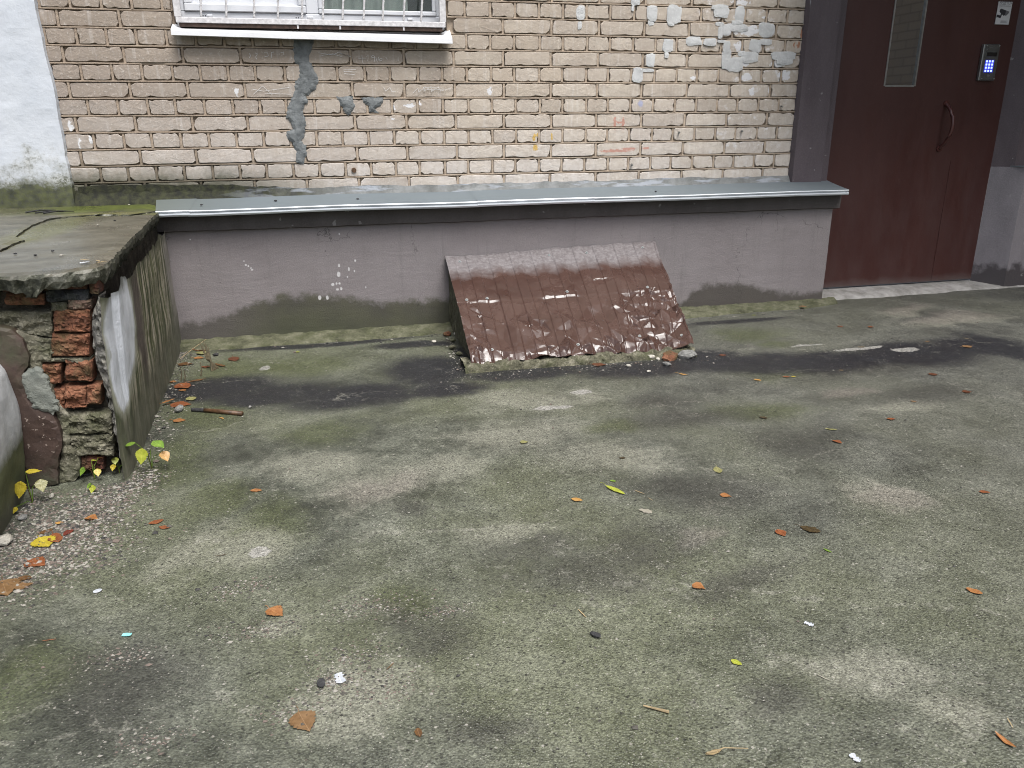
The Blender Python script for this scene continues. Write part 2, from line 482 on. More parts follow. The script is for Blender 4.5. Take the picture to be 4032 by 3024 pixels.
PLINTH_DOTS = [(0.9015, 0.3671, 0.005, 0.0104), (0.8961, 0.3219, 0.0101, 0.0143), (0.9488, 0.3472, 0.0057, 0.0104), (0.9843, 0.389, 0.0051, 0.0071), (0.8623, 0.2714, 0.0088, 0.0092), (0.8816, 0.2749, 0.0051, 0.0065), (0.8969, 0.2754, 0.0057, 0.0079), (0.903, 0.2474, 0.0057, 0.0092), (0.8836, 0.2439, 0.0076, 0.0059), (0.7916, 0.2062, 0.0089, 0.0131), (0.8295, 0.204, 0.0076, 0.0118), (0.9766, 0.3354, 0.0038, 0.0065), (0.9394, 0.3066, 0.0032, 0.0059), (0.9152, 0.5262, 0.0043, 0.0062), (0.4499, 0.3922, 0.0059, 0.005), (0.4611, 0.3854, 0.0042, 0.0057), (0.4431, 0.4114, 0.0035, 0.0037), (0.4771, 0.3669, 0.0054, 0.0038), (0.472, 0.3754, 0.0036, 0.005), (0.2081, 0.528, 0.0035, 0.0036), (1.0283, 0.247, 0.0032, 0.0059)]
DAMP = [(0.1182, 0.1124), (0.3082, 0.1427), (0.4932, 0.2028), (0.6314, 0.2281), (0.7916, 0.2237), (0.9303, 0.2059), (1.0464, 0.1697), (1.1908, 0.166), (1.4369, 0.1639), (2.0555, 0.1404), (2.7792, 0.0576), (2.9183, 0.139), (3.0626, 0.1637), (3.2433, 0.1375), (3.4929, 0.0791), (3.727, 0.0771)]
FRONT_BRICKS = [('red', (-0.0586, 0.5974), (0.0451, 0.5914), (0.0387, 0.5564), (-0.0654, 0.5628)), ('slate', (0.0455, 0.5999), (0.1603, 0.5934), (0.1544, 0.558), (0.0392, 0.5649)), ('dark', (0.1649, 0.6209), (0.191, 0.6195), (0.1846, 0.5804), (0.1584, 0.5819)), ('pink', (0.1001, 0.5681), (0.1632, 0.5644), (0.1586, 0.5369), (0.0953, 0.5408)), ('mossy', (0.0552, 0.5631), (0.0976, 0.5605), (0.093, 0.534), (0.0504, 0.5367)), ('stone', (-0.0984, 0.5462), (0.0542, 0.5365), (0.0408, 0.462), (-0.1129, 0.473)), ('red', (0.0577, 0.5432), (0.1567, 0.537), (0.1454, 0.4692), (0.0457, 0.4761)), ('red', (0.0407, 0.4721), (0.1435, 0.4649), (0.1316, 0.3941), (0.0281, 0.4021)), ('red', (-0.0064, 0.3834), (0.0501, 0.3788), (0.0392, 0.317), (-0.0176, 0.3219)), ('red', (0.0629, 0.3891), (0.137, 0.3832), (0.126, 0.3169), (0.0514, 0.3233)), ('red', (0.0125, 0.3047), (0.0475, 0.3016), (0.0359, 0.2353), (0.0007, 0.2386)), ('red', (0.0487, 0.3084), (0.1068, 0.3033), (0.0951, 0.2334), (0.0366, 0.2389)), ('red', (0.1084, 0.3078), (0.148, 0.3043), (0.1379, 0.2421), (0.098, 0.2458)), ('stone', (0.0422, 0.2253), (0.1659, 0.2133), (0.1546, 0.1424), (0.03, 0.1553)), ('stone', (0.0335, 0.1526), (0.1583, 0.1395), (0.1472, 0.0697), (0.0216, 0.0838)), ('dark', (0.0486, 0.0744), (0.1155, 0.0669), (0.1082, 0.0221), (0.041, 0.0299)), ('dark', (-0.0625, 0.6156), (0.0596, 0.6088), (0.0566, 0.592), (-0.0657, 0.5991)), ('dark', (0.0628, 0.6158), (0.1574, 0.6107), (0.1548, 0.595), (0.06, 0.6003)), ('mossy', (0.0216, 0.3982), (0.134, 0.3894), (0.1318, 0.3759), (0.0192, 0.3849)), ('stone', (-0.0356, 0.4631), (0.04, 0.4576), (0.0262, 0.3807), (-0.0501, 0.3869))]
BROWN_PLASTER = [(-0.0854, 0.5048), (-0.0498, 0.4981), (-0.0298, 0.4667), (-0.0235, 0.4403), (-0.0217, 0.414), (-0.0285, 0.3838), (-0.0422, 0.3717), (-0.0469, 0.3366), (-0.041, 0.2866), (-0.0211, 0.2483), (0.0109, 0.2314), (0.0164, 0.2077), (0.0234, 0.1649), (0.0161, 0.1278), (-0.002, 0.082), (-0.0124, 0.0349), (-0.0156, 0.006), (-0.1079, -0.007), (-0.1022, 0.0649), (-0.0987, 0.145), (-0.1019, 0.2287), (-0.1039, 0.2969), (-0.1158, 0.3514)]
GREY_PATCH = [(-0.0449, 0.3675), (-0.02, 0.3787), (0.0063, 0.3765), (0.0136, 0.3537), (0.02, 0.3037), (0.0297, 0.271), (0.0268, 0.2437), (0.0132, 0.2335), (-0.0139, 0.2453), (-0.0357, 0.2634), (-0.049, 0.3054), (-0.0517, 0.3414)]
RUBBLE_EDGE = [(-0.0742, 0.5024), (-0.04, 0.4859), (-0.009, 0.4707), (0.0228, 0.4576), (0.0384, 0.4168), (0.0285, 0.4043), (-0.005, 0.3892), (-0.0007, 0.371), (0.0141, 0.3248), (0.0243, 0.2505), (0.0459, 0.2159), (0.0337, 0.1223), (0.0461, 0.0775), (0.0403, 0.0194), (0.0249, 0.0015), (-0.0159, 0.0015), (-0.0142, 0.0455), (0.0139, 0.1245), (0.0155, 0.1672), (0.0108, 0.2193), (0.0055, 0.2338), (-0.0322, 0.2421), (-0.0514, 0.2852), (-0.0527, 0.3396), (-0.0431, 0.37), (-0.0298, 0.4), (-0.0387, 0.4533)]
LEFT_PIECE_TOP = [(-0.0403, 0.3668), (-0.0314, 0.3261), (-0.0275, 0.2581), (-0.0318, 0.1756), (-0.0419, 0.0918), (-0.0611, 0.0218), (-0.1251, -0.0653)]
SHELL_EDGE_L = [(0.2088, 0.6326), (0.1863, 0.5659), (0.162, 0.5244), (0.1517, 0.4509), (0.1492, 0.3888), (0.157, 0.3156), (0.1649, 0.2408), (0.1653, 0.1412), (0.1636, 0.0783), (0.1734, 0.0081)]
SHELL_EDGE_R = [(0.2388, 0.6496), (0.2177, 0.5662), (0.1902, 0.4683), (0.1871, 0.3887), (0.184, 0.2705), (0.1843, 0.1956), (0.1786, 0.081), (0.1774, 0.0073)]
LENS = [(0.2575, 0.6519), (0.2807, 0.5603), (0.2707, 0.4549), (0.2457, 0.357), (0.1999, 0.2586), (0.1943, 0.352), (0.1979, 0.4867), (0.2284, 0.6151)]
CRACK = [(-0.2254, -1.4828), (-0.1877, -1.3909), (-0.1968, -1.2531), (-0.189, -1.1577), (-0.2543, -1.0399), (-0.3055, -0.6866), (-0.3041, -0.4888), (-0.244, -0.4271), (-0.1388, -0.3714), (-0.0003, -0.4263), (0.0632, -0.3591), (0.0931, -0.2321)]
SLAB_EDGE = [(0.0239, 0.1973), (0.0792, -0.199), (0.1143, -0.5519), (0.1373, -0.8261), (0.1602, -1.2002), (0.184, -1.4754), (0.1977, -1.6329), (0.1973, -1.7481), (0.1635, -1.7708), (0.1326, -1.8245), (0.094, -1.8435), (0.0397, -1.8376), (-0.0377, -1.8347), (-0.0882, -1.82)]
SLABSTUFF = [(-0.1116, -1.4859), (-0.0107, -1.4641), (0.1394, -1.6865), (0.1553, -1.7431), (0.1839, -1.718), (-0.497, 0.2386), (-0.6324, 0.3858), (0.0452, -1.5753), (0.2004, -1.7453), (-0.0658, -0.0817), (-0.0356, -1.5463), (-0.0344, -0.8056), (-0.0031, -0.6618)]
LITTER = [
    (1.6259, -2.2754, 0.0847, -1.092, 'willow', 'yellowgreen', 'long narrow yellow-green leaf lying on the open concrete'),
    (1.4959, -2.3043, 0.0336, -0.627, 'oval', 'amber', 'small amber oval leaf left of the long yellow-green leaf'),
    (1.6912, -2.3066, 0.0358, -0.992, 'straw', 'tan', 'thin straw-coloured stalk just right of the long yellow-green leaf'),
    (1.7039, -2.3549, 0.0229, -1.25, 'straw', 'tan', 'tiny straw sliver below the thin straw-coloured stalk'),
    (1.6622, -2.4195, 0.0411, -0.804, 'chip', 'pale', 'flat pale bark chip lying below the long yellow-green leaf'),
    (1.9249, -2.3919, 0.0317, -0.658, 'birch', 'orange', 'small pale orange birch leaf in the middle of the open concrete'),
    (2.049, -2.6253, 0.0517, -0.84, 'oval', 'darkbrown', 'wet dark brown oval leaf flat on the concrete'),
    (2.0296, -2.7305, 0.0277, -1.182, 'willow', 'green', 'small narrow green leaf below the wet dark brown leaf'),
    (1.9636, -2.624, 0.0348, -1.548, 'birch', 'rust', 'crumpled rust leaf left of the wet dark brown leaf'),
    (1.6364, -2.8008, 0.0322, -0.889, 'birch', 'orange', 'crumpled orange leaf with a thin stalk in the centre foreground'),
    (1.8048, -2.989, 0.0218, -0.896, 'scrap', 'white', 'torn white paper scrap on the right foreground concrete'),
    (1.5875, -3.0658, 0.0231, -0.961, 'oval', 'yellowgreen', 'small rounded yellow-green leaf in the right foreground'),
    (1.7313, -3.1487, 0.0262, -0.992, 'straw', 'pale', 'pale dry sliver right of the rounded yellow-green leaf'),
    (1.6603, -3.3422, 0.0134, -1.337, 'scrap', 'white', 'small white scrap near the lower right edge of the picture'),
    (1.9401, -3.3732, 0.0457, -1.459, 'willow', 'orange', 'large curled orange-brown leaf in the lower right corner'),
    (1.9839, -3.3391, 0.0264, -1.989, 'straw', 'tan', 'narrow tan sliver above the large curled orange-brown leaf'),
    (2.2486, -2.9731, 0.0339, -0.943, 'oval', 'orange', 'bright orange oval leaf near the right edge of the concrete'),
    (2.6726, -2.5569, 0.0284, -0.468, 'oval', 'rust', 'rust oval leaf near the right edge, above the bright orange one'),
    (2.5413, -2.0101, 0.048, -0.509, 'willow', 'olive', 'curled pale olive leaf right of centre, below the dark wet band'),
    (2.4904, -2.1157, 0.0326, -1.008, 'oval', 'rust', 'rust leaf just below the curled pale olive leaf'),
    (2.8141, -1.9775, 0.0305, -0.258, 'oval', 'rust', 'small rust leaf right of the curled pale olive leaf'),
    (2.3724, -1.8437, 0.0302, -0.778, 'oval', 'darkbrown', 'dark brown sliver of leaf left of the curled pale olive leaf'),
    (1.9875, -2.2255, 0.0448, -1.814, 'oval', 'olive', 'tiny olive leaf above the small pale orange birch leaf'),
    (1.7327, -2.0572, 0.0198, -0.255, 'oval', 'darkbrown', 'tiny dark brown leaf bit above the long yellow-green leaf'),
    (1.4546, -1.8489, 0.0289, -0.255, 'birch', 'olive', 'faded yellow leaf scrap below the brown metal cover'),
    (1.337, -2.8312, 0.0349, -1.333, 'straw', 'tan', 'thin tan sliver in the lower centre foreground'),
    (1.6416, -2.2138, 0.0175, -0.652, 'oval', 'green', 'tiny green leaf just above the long yellow-green leaf'),
    (0.1423, -2.0686, 0.0376, -0.414, 'birch', 'orange', 'curled orange leaf on the pale gravel by the crumbling wall'),
    (0.0615, -2.0779, 0.0232, -0.252, 'oval', 'amber', 'small amber leaf left of the curled orange leaf on gravel'),
    (0.0399, -2.1185, 0.0339, 0.649, 'oval', 'brown', 'brown leaf on top of the small leaf heap on gravel'),
    (0.0572, -2.1871, 0.079, -0.94, 'birch', 'yellow', 'yellow leaf in the small leaf heap on gravel'),
    (0.0764, -2.1673, 0.0669, -1.101, 'oval', 'rust', 'reddish leaf at the right of the small leaf heap'),
    (0.1018, -2.1408, 0.0346, 1.164, 'oval', 'red', 'dark red leaf right of the small leaf heap'),
    (0.0702, -2.2941, 0.0581, -0.613, 'birch', 'rust', 'rusty leaf on the gravel below the small leaf heap'),
    (0.0656, -2.3627, 0.0328, -0.249, 'oval', 'brown', 'brown leaf on the gravel near the left edge'),
    (0.0747, -2.3997, 0.0384, 0.334, 'birch', 'tanleaf', 'tan leaf partly under the brown leaf near the left edge'),
    (0.0339, -2.4003, 0.1306, -1.115, 'birch', 'tanleaf', 'large wet tan leaf cut by the left edge of the picture'),
    (0.3229, -2.1355, 0.0382, 0.376, 'oval', 'rust', 'wet rust leaf flat on the concrete right of the gravel'),
    (0.3502, -2.1733, 0.0305, -0.415, 'oval', 'rust', 'faint rust leaf bit touching the wet rust leaf'),
    (0.5799, -2.0003, 0.0335, -0.254, 'oval', 'orange', 'orange leaf on the left concrete in line with the seedlings'),
    (0.6675, -2.6579, 0.0465, -0.886, 'birch', 'orange', 'curled pale orange leaf in the left foreground'),
    (0.7355, -3.0229, 0.0657, -1.213, 'birch', 'tanleaf', 'large tan birch leaf with stalk in the bottom foreground'),
    (0.9368, -3.0995, 0.0225, -1.437, 'oval', 'brown', 'small brown leaf near the bottom centre edge'),
    (0.8026, -2.9185, 0.0349, -1.377, 'scrap', 'white', 'pale blue-white flake beside the gravel hollow in the foreground'),
    (0.3584, -2.6645, 0.021, -0.245, 'scrap', 'cyan', 'turquoise paper scrap on the left foreground concrete'),
    (0.2524, -2.4656, 0.0189, 0.302, 'disc', 'white', 'flat white shell-like disc on the left foreground concrete'),
    (0.5205, -2.3659, 0.0341, 0.035, 'straw', 'darkbrown', 'short dark brown stick beside a grey cement smear'),
    (0.9035, -2.9056, 0.0256, 0.855, 'straw', 'brown', 'small brown leaf stalk in the centre foreground'),
    (0.2, -2.6431, 0.0283, 0.0, 'straw', 'rust', 'rusty sliver of wood in the left foreground'),
    (3.5363, -0.3083, 0.0401, -0.27, 'oval', 'orange', 'orange leaf on the cement strip at the foot of the plinth'),
    (3.1777, -0.3798, 0.0222, -0.273, 'oval', 'yellowgreen', 'tiny yellow-green leaf just off the cement strip'),
    (3.6335, -0.7863, 0.0294, -0.269, 'birch', 'rust', 'rust leaf on the concrete in front of the door'),
    (3.4842, -0.7341, 0.0295, -0.271, 'oval', 'rust', 'faint rust leaf left of the one in front of the door'),
    (2.6256, -1.053, 0.0323, -0.266, 'oval', 'rust', 'rust leaf on the dark wet band right of the metal cover'),
    (3.3322, -1.1129, 0.0378, -0.265, 'willow', 'tan', 'tan sliver lying along the white cement streak'),
    (3.8294, -1.2392, 0.0511, 0.006, 'birch', 'tanleaf', 'tan leaf on the dark wet band at the right'),
    (3.9387, -1.1184, 0.0375, -1.08, 'straw', 'tan', 'thin tan straw above the tan leaf on the dark band'),
    (3.7084, -1.1133, 0.0224, -0.267, 'oval', 'tanleaf', 'small tan leaf above the end of the white cement streak'),
    (2.5831, -1.4391, 0.032, -0.852, 'oval', 'amber', 'amber leaf right of the metal cover below the dark band'),
    (2.7572, -1.4367, 0.0169, -0.264, 'oval', 'yellow', 'tiny bright yellow leaf right of the amber leaf'),
    (2.7254, -1.4305, 0.0294, -0.261, 'oval', 'rust', 'wet rust leaf left of the tiny bright yellow leaf'),
    (3.3469, -1.5711, 0.0378, -0.262, 'birch', 'darkrust', 'dark rust leaf on the wet concrete at the right'),
    (3.3105, -1.7979, 0.0353, -0.261, 'birch', 'darkrust', 'dark rust leaf on the pale line near the right edge'),
    (3.0267, -1.8375, 0.0208, -0.864, 'oval', 'tanleaf', 'tan leaf on the grey concrete at the right'),
    (3.0084, -1.4119, 0.0187, -0.266, 'oval', 'tan', 'small tan leaf bit on the dark wet band'),
    (2.0094, -1.0556, 0.072, -0.264, 'birch', 'darkrust', 'wet dark rust leaf in front of the metal cover'),
    (2.3144, -1.2856, 0.0502, -0.835, 'willow', 'amber', 'amber leaf at the front right of the metal cover'),
    (0.201, -0.3054, 0.0959, -0.865, 'birch', 'rust', 'rust leaf under the dry stalk in the plinth corner'),
    (0.2185, -0.379, 0.0698, -0.961, 'birch', 'olive', 'pale green leaf under the dry stalk in the plinth corner'),
    (0.2146, -0.4565, 0.0465, -0.265, 'birch', 'orange', 'orange leaf among the leaves in the plinth corner'),
    (0.1663, -0.5473, 0.0712, -0.263, 'birch', 'brown', 'broad wet brown leaf in the plinth corner'),
    (0.2626, -0.6177, 0.0415, -0.263, 'oval', 'rust', 'rust leaf at the root of the dry stalk'),
    (0.3248, -0.6124, 0.0853, -0.848, 'willow', 'brown', 'curled brown leaf pointing right out of the plinth corner'),
    (0.1571, -0.8167, 0.0301, -0.259, 'birch', 'orange', 'orange leaf against the crumbling wall beside the dark band'),
    (0.2516, -0.8225, 0.0845, 0.363, 'willow', 'brown', 'long wet brown leaf beside the crumbling wall'),
    (0.2124, -0.8983, 0.0926, -0.906, 'birch', 'rust', 'rust leaf beside the crumbling wall on the dark band'),
    (0.2146, -0.9497, 0.032, -0.259, 'oval', 'orange', 'bright orange leaf bit on the dark band by the crumbling wall'),
    (0.1855, -1.1067, 0.0672, 0.845, 'willow', 'orange', 'curled orange leaf standing against the crumbling wall behind the twig'),
    (0.2369, -1.1327, 0.091, -0.259, 'birch', 'rust', 'large wet rust leaf behind the twig'),
    (0.2671, -1.0738, 0.0481, -1.138, 'birch', 'olive', 'small green leaf bit above the twig'),
    (0.2593, -1.3207, 0.0468, -0.257, 'birch', 'orange', 'orange leaf in front of the twig'),
    (0.3763, -0.5179, 0.0892, -1.338, 'oval', 'darkrust', 'small dark rust leaf right of the dry stalk'),
    (0.667, -0.4698, 0.0237, -0.264, 'oval', 'yellowgreen', 'tiny pale yellow leaf in front of the grey plinth'),
    (0.4111, -1.3349, 0.0336, -0.884, 'willow', 'amber', 'tiny amber sliver in front of the twig'),
]
TWIG = [(0.2905, -1.223), (0.3384, -1.2434), (0.4023, -1.2758), (0.4841, -1.3203)]
SAMARA = [(1.4158, -3.2738), (1.4313, -3.2738), (1.4508, -3.2705), (1.4907, -3.2821)]
TWIG2 = [(1.3556, -3.1377), (1.3702, -3.1477), (1.3952, -3.1652)]
SEEDS = [(0.2407, -1.747), (-0.0561, -1.9137), (0.082, -1.7875), (0.1467, -1.7588), (0.0992, -1.8689)]
STALK = [(0.303, -0.6827), (0.2608, -0.7852), (0.2108, -0.8505)]
STONES = [(1.9632, -0.9873, 0.03), (2.1289, -1.1162, 0.03), (2.3018, -1.141, 0.04), (2.3006, -1.0442, 0.022), (2.1856, -1.2099, 0.02), (4.41, 0.0173, 0.03), (1.3389, -2.9151, 0.03), (-0.0476, -2.1591, 0.05), (-0.049, -2.0153, 0.03), (0.2398, -1.2095, 0.05), (0.2865, -0.4341, 0.03), (0.5056, -1.2403, 0.02), (1.42, -0.8291, 0.04), (1.4203, -0.3537, 0.05), (1.4748, -0.3542, 0.05), (1.3352, -0.4701, 0.03), (-0.0487, -2.0183, 0.03), (-0.0123, -1.8869, 0.025), (0.767, -2.926, 0.03)]

# ------------------------------------------------------------------ materials
SPLASH = [(3.3, 1.35, .32, .42), (3.25, 1.0, .3, .25), (3.05, 1.6, .2, .2)]


def m_ground():
    g = SG('worn_concrete', .62)
    x, y, z = g.xyz()
    xy = g.comb(x, y)
    s1, s2 = g.xyz(g.attr('stain_a')), g.xyz(g.attr('stain_b'))
    big, mid, n14 = g.noise(.9, 3, .6, xy), g.noise(4.5, 5, .68, xy), g.noise(17, 5, .75, xy)
    n = g.ma('ADD', g.ma('MULTIPLY', big, .35), g.ma('ADD', g.ma('MULTIPLY', mid, .4), g.ma('MULTIPLY', n14, .25)))
    col = g.ramp(n, [(.39, (.033, .036, .027)), (.46, (.068, .073, .056)), (.53, (.110, .116, .091)), (.61, (.182, .187, .153))])
    col = g.mix(g.mr(big, .45, .6, 0, .5), col, (.088, .097, .048))
    col = g.mix(g.mr(g.ma('ADD', x, g.ma('MULTIPLY', y, .25)), .7, 2.4, 0, .6), col, g.mix(mid, (.047, .047, .043), (.112, .111, .102)))
    # stain edges broken up by the texture of the concrete
    rag = g.ma('ADD', g.ma('MULTIPLY', g.ma('SUBTRACT', n14, .5), 1.15), g.ma('MULTIPLY', g.ma('SUBTRACT', mid, .5), .8))
    def edge(s, lo=.1, hi=1.0):
        return g.ma('MULTIPLY', g.mr(g.ma('ADD', s, rag), lo, hi, smooth=True), g.mr(s, .02, .25))
    col = g.mix(g.ma('MULTIPLY', edge(s1[0]), .6), col, (.05, .061, .018))
    col = g.mix(g.ma('MULTIPLY', edge(s1[1]), .68), col, (.2, .2, .16))
    col = g.mix(g.ma('MULTIPLY', edge(s1[2]), .5), col, (.17, .15, .133))
    col = g.mix(g.ma('MULTIPLY', edge(s2[0]), .62), col, (.028, .027, .024))
    dk = edge(s2[1], .08, 1.0)
    col = g.mix(g.ma('MULTIPLY', dk, .96), col, (.0125, .013, .0165))
    m = g.mr(g.ma('ADD', s2[2], g.ma('MULTIPLY', g.ma('SUBTRACT', n14, .5), 1.6)), .5, .62, 0, .85)
    col = g.mix(m, col, (0.2728, 0.2666, 0.248))
    # pale scuffs
    sc = g.mr(g.noise(1.0, 4, .7, g.mul(g.vm('ADD', xy, g.vm('SCALE', g.comb(big, mid), scale=.5)), (2.0, 26.0, 1))), .62, .73, 0, .4)
    col = g.mix(sc, col, (0.1612, 0.155, 0.1302))
    # thin pale scratches
    vs2 = g.voro(1.5, 'DISTANCE_TO_EDGE', g.vm('ADD', xy, g.vm('SCALE', g.comb(mid, big), scale=.9)))
    scr = g.ma('MULTIPLY', g.mr(vs2, .011, .004), g.mr(n14, .45, .6))
    col = g.mix(g.ma('MULTIPLY', scr, .45), col, (.24, .235, .2))
    # aggregate: every grain has its own tone, a few are pale stones or dark pits
    for sc_, lo, hi, pale in ((250, .55, 1.45, .945), (120, .88, 1.13, .98)):
        vv = g.node('ShaderNodeTexVoronoi')
        g.put(vv.inputs['Vector'], xy); g.put(vv.inputs['Scale'], float(sc_))
        r = g.xyz(vv.outputs['Color'])
        tone = g.mr(r[0], 0, 1, lo, hi)
        col = g.mix(1.0, col, g.comb(tone, tone, tone), 'MULTIPLY')
        spot = g.ma('MULTIPLY', g.mr(r[1], pale, pale + .01), g.mr(vv.outputs['Distance'], .42, .3))
        col = g.mix(g.ma('MULTIPLY', spot, .6), col, (.4, .38, .34))
        pit = g.ma('MULTIPLY', g.mr(r[2], .965, .975), g.mr(vv.outputs['Distance'], .42, .3))
        col = g.mix(g.ma('MULTIPLY', pit, .8), col, (.017, .017, .014))
    h1 = g.ma('ADD', g.voro(230, 'F1', xy), g.noise(45, 4, .75, xy))
    nrm = g.bump(h1, .6, .004)
    rough = g.ma('SUBTRACT', g.mr(mid, .3, .7, .4, .66), g.ma('MULTIPLY', dk, .1))
    return g.done(col, nrm, rough)


def m_brick(marked):
    g = SG('beige_silicate_brick' + ('_with_paint' if marked else ''), .86)
    x, y, z = g.xyz()
    xz = g.comb(x, z)
    r = g.rnd()
    tint = g.ramp(r, [(0, (.33, .275, .22)), (.12, (.43, .36, .285)), (.25, (.55, .485, .4)), (.4, (.48, .415, .345)), (.55, (.585, .515, .43)), (.7, (.45, .39, .33)), (.85, (.56, .5, .43)), (1, (.5, .42, .33))])
    # wall-wide drift: greyer mauve to the left, yellower to the right, paler low down
    col = g.mix(g.mr(x, -.3, 1.9, .95, 0), tint, (.3, .255, .225))
    col = g.mix(g.ma('MULTIPLY', g.mr(z, 1.15, 1.5), .45), col, (.3, .245, .19))
    col = g.mix(g.mr(x, 1.2, 3.4, 0, .55), col, (.62, .56, .485))
    low_n, nn = g.noise(3.2, 4, .65, xz), g.noise(26, 5, .72)
    col = g.mix(g.mr(low_n, .48, .7, 0, .55), col, (0.3392, 0.2788, 0.2325))
    col = g.mix(g.ma('MULTIPLY', g.mr(z, 1.2, .8), g.mr(low_n, .3, .6, .2, .8)), col, (0.64, 0.5984, 0.5625))
    col = g.mix(g.mr(nn, .42, .68, 0, .5), col, (0.3712, 0.306, 0.2475))
    fine = g.noise(80, 4, .7)
    col = g.mix(g.mr(fine, .56, .7, 0, .5), col, (0.7168, 0.68, 0.63))
    col = g.mix(g.mr(fine, .36, .3, 0, .7), col, (0.1664, 0.136, 0.1125))
    streak = g.noise(1.0, 3, .7, g.mul(xz, (34, 2.2, 1)))
    col = g.mix(g.mr(streak, .55, .72, 0, .35), col, (0.704, 0.68, 0.66))
    if marked:
        nA = g.noise(52, 3, .65, xz)
        w = g.warp(xz, 26, .028, 2)
        spl = g.ma('MULTIPLY', g.mr(g.blobs(w, SPLASH), 1.15, .45), g.mr(g.noise(20, 4, .7, xz), .55, .66))
        col = g.mix(g.ma('MULTIPLY', spl, .7), col, (.74, .73, .74))
        nB = g.mr(nA, .3, .7, 0, .8)
        col = g.mix(g.mr(g.ma('ADD', g.blobs(w, PAINT_WHITE), nB), 1.25, 1.1, 0, .85), col, (.74, .75, .78))
        col = g.mix(g.mr(g.ma('ADD', g.blobs(w, PAINT_YELLOW), nB), 1.2, 1.05, 0, .85), col, (.56, .36, .07))
        col = g.mix(g.mr(g.ma('ADD', g.blobs(xz, PAINT_RED), nB), 1.3, .95, 0, .62), col, (.48, .16, .11))
        col = g.mix(g.mr(g.ma('ADD', g.blobs(w, RUST), g.mr(g.noise(1, 3, .6, g.mul(xz, (160, 18, 1))), .3, .7, 0, .9)), 1.25, 1.05, 0, .75), col, (.36, .12, .045))
        col = g.mix(g.mr(g.blobs(w, PAINT_BLUE), 1.2, .6, 0, .6), col, (.3, .36, .62))
    # green growth low on the left
    ms = g.ma('ADD', g.mr(z, .98, .76), g.ma('MULTIPLY', g.ma('SUBTRACT', low_n, .5), 1.3))
    ms = g.ma('MULTIPLY', g.mr(ms, .5, .9), g.mr(x, 1.05, .35))
    col = g.mix(g.ma('MULTIPLY', ms, .88), col, (.06, .062, .035))
    h = g.ma('ADD', g.noise(80, 4, .72), g.ma('MULTIPLY', nn, .8))
    return g.done(col, g.bump(h, .55, .004))


def m_mortar():
    g = SG('old_wall_mortar', .92)
    x, y, z = g.xyz()
    col = g.ramp(g.noise(16, 5, .7), [(.3, (0.3000, 0.2340, 0.1764)), (.55, (0.4424, 0.3588, 0.2772)), (.75, (0.5550, 0.4680, 0.3696))])
    col = g.mix(g.mr(x, -.3, 1.2, .4, 0), col, (0.2520, 0.1920, 0.1500))
    ms = g.ma('MULTIPLY', g.mr(z, .95, .78), g.mr(x, 1.05, .3))
    col = g.mix(g.ma('MULTIPLY', ms, .8), col, (.045, .045, .028))
    return g.done(col, g.bump(g.noise(120, 5, .75), .8, .004))


def m_cement(name, lo, hi, moss=False, scale=9):
    g = SG(name, .85)
    x, y, z = g.xyz()
    col = g.mix(g.mr(g.noise(scale, 5, .65), .35, .65), lo, hi)
    col = g.mix(g.mr(g.noise(90, 4, .7), .55, .75, 0, .3), col, tuple(min(1, 1.5 * q) for q in hi))
    if moss:
        m = g.mr(g.ma('ADD', g.mr(x, 1.35, .45), g.ma('MULTIPLY', g.ma('SUBTRACT', g.noise(6, 4, .6), .5), .9)), .3, .8)
        col = g.mix(m, col, g.mix(g.mr(g.noise(30, 4, .6), .4, .65), (.012, .013, .008), (.04, .043, .018)))
        sm = g.ma('MULTIPLY', g.mr(g.noise(1, 4, .6, g.mul(g.pos, (5, 1, 30))), .52, .6), g.mr(x, .3, .9))
        col = g.mix(g.ma('MULTIPLY', sm, .7), col, (.36, .39, .44))
    return g.done(col, g.bump(g.ma('ADD', g.noise(60, 5, .75), g.noise(220, 3, .7)), .6, .004))


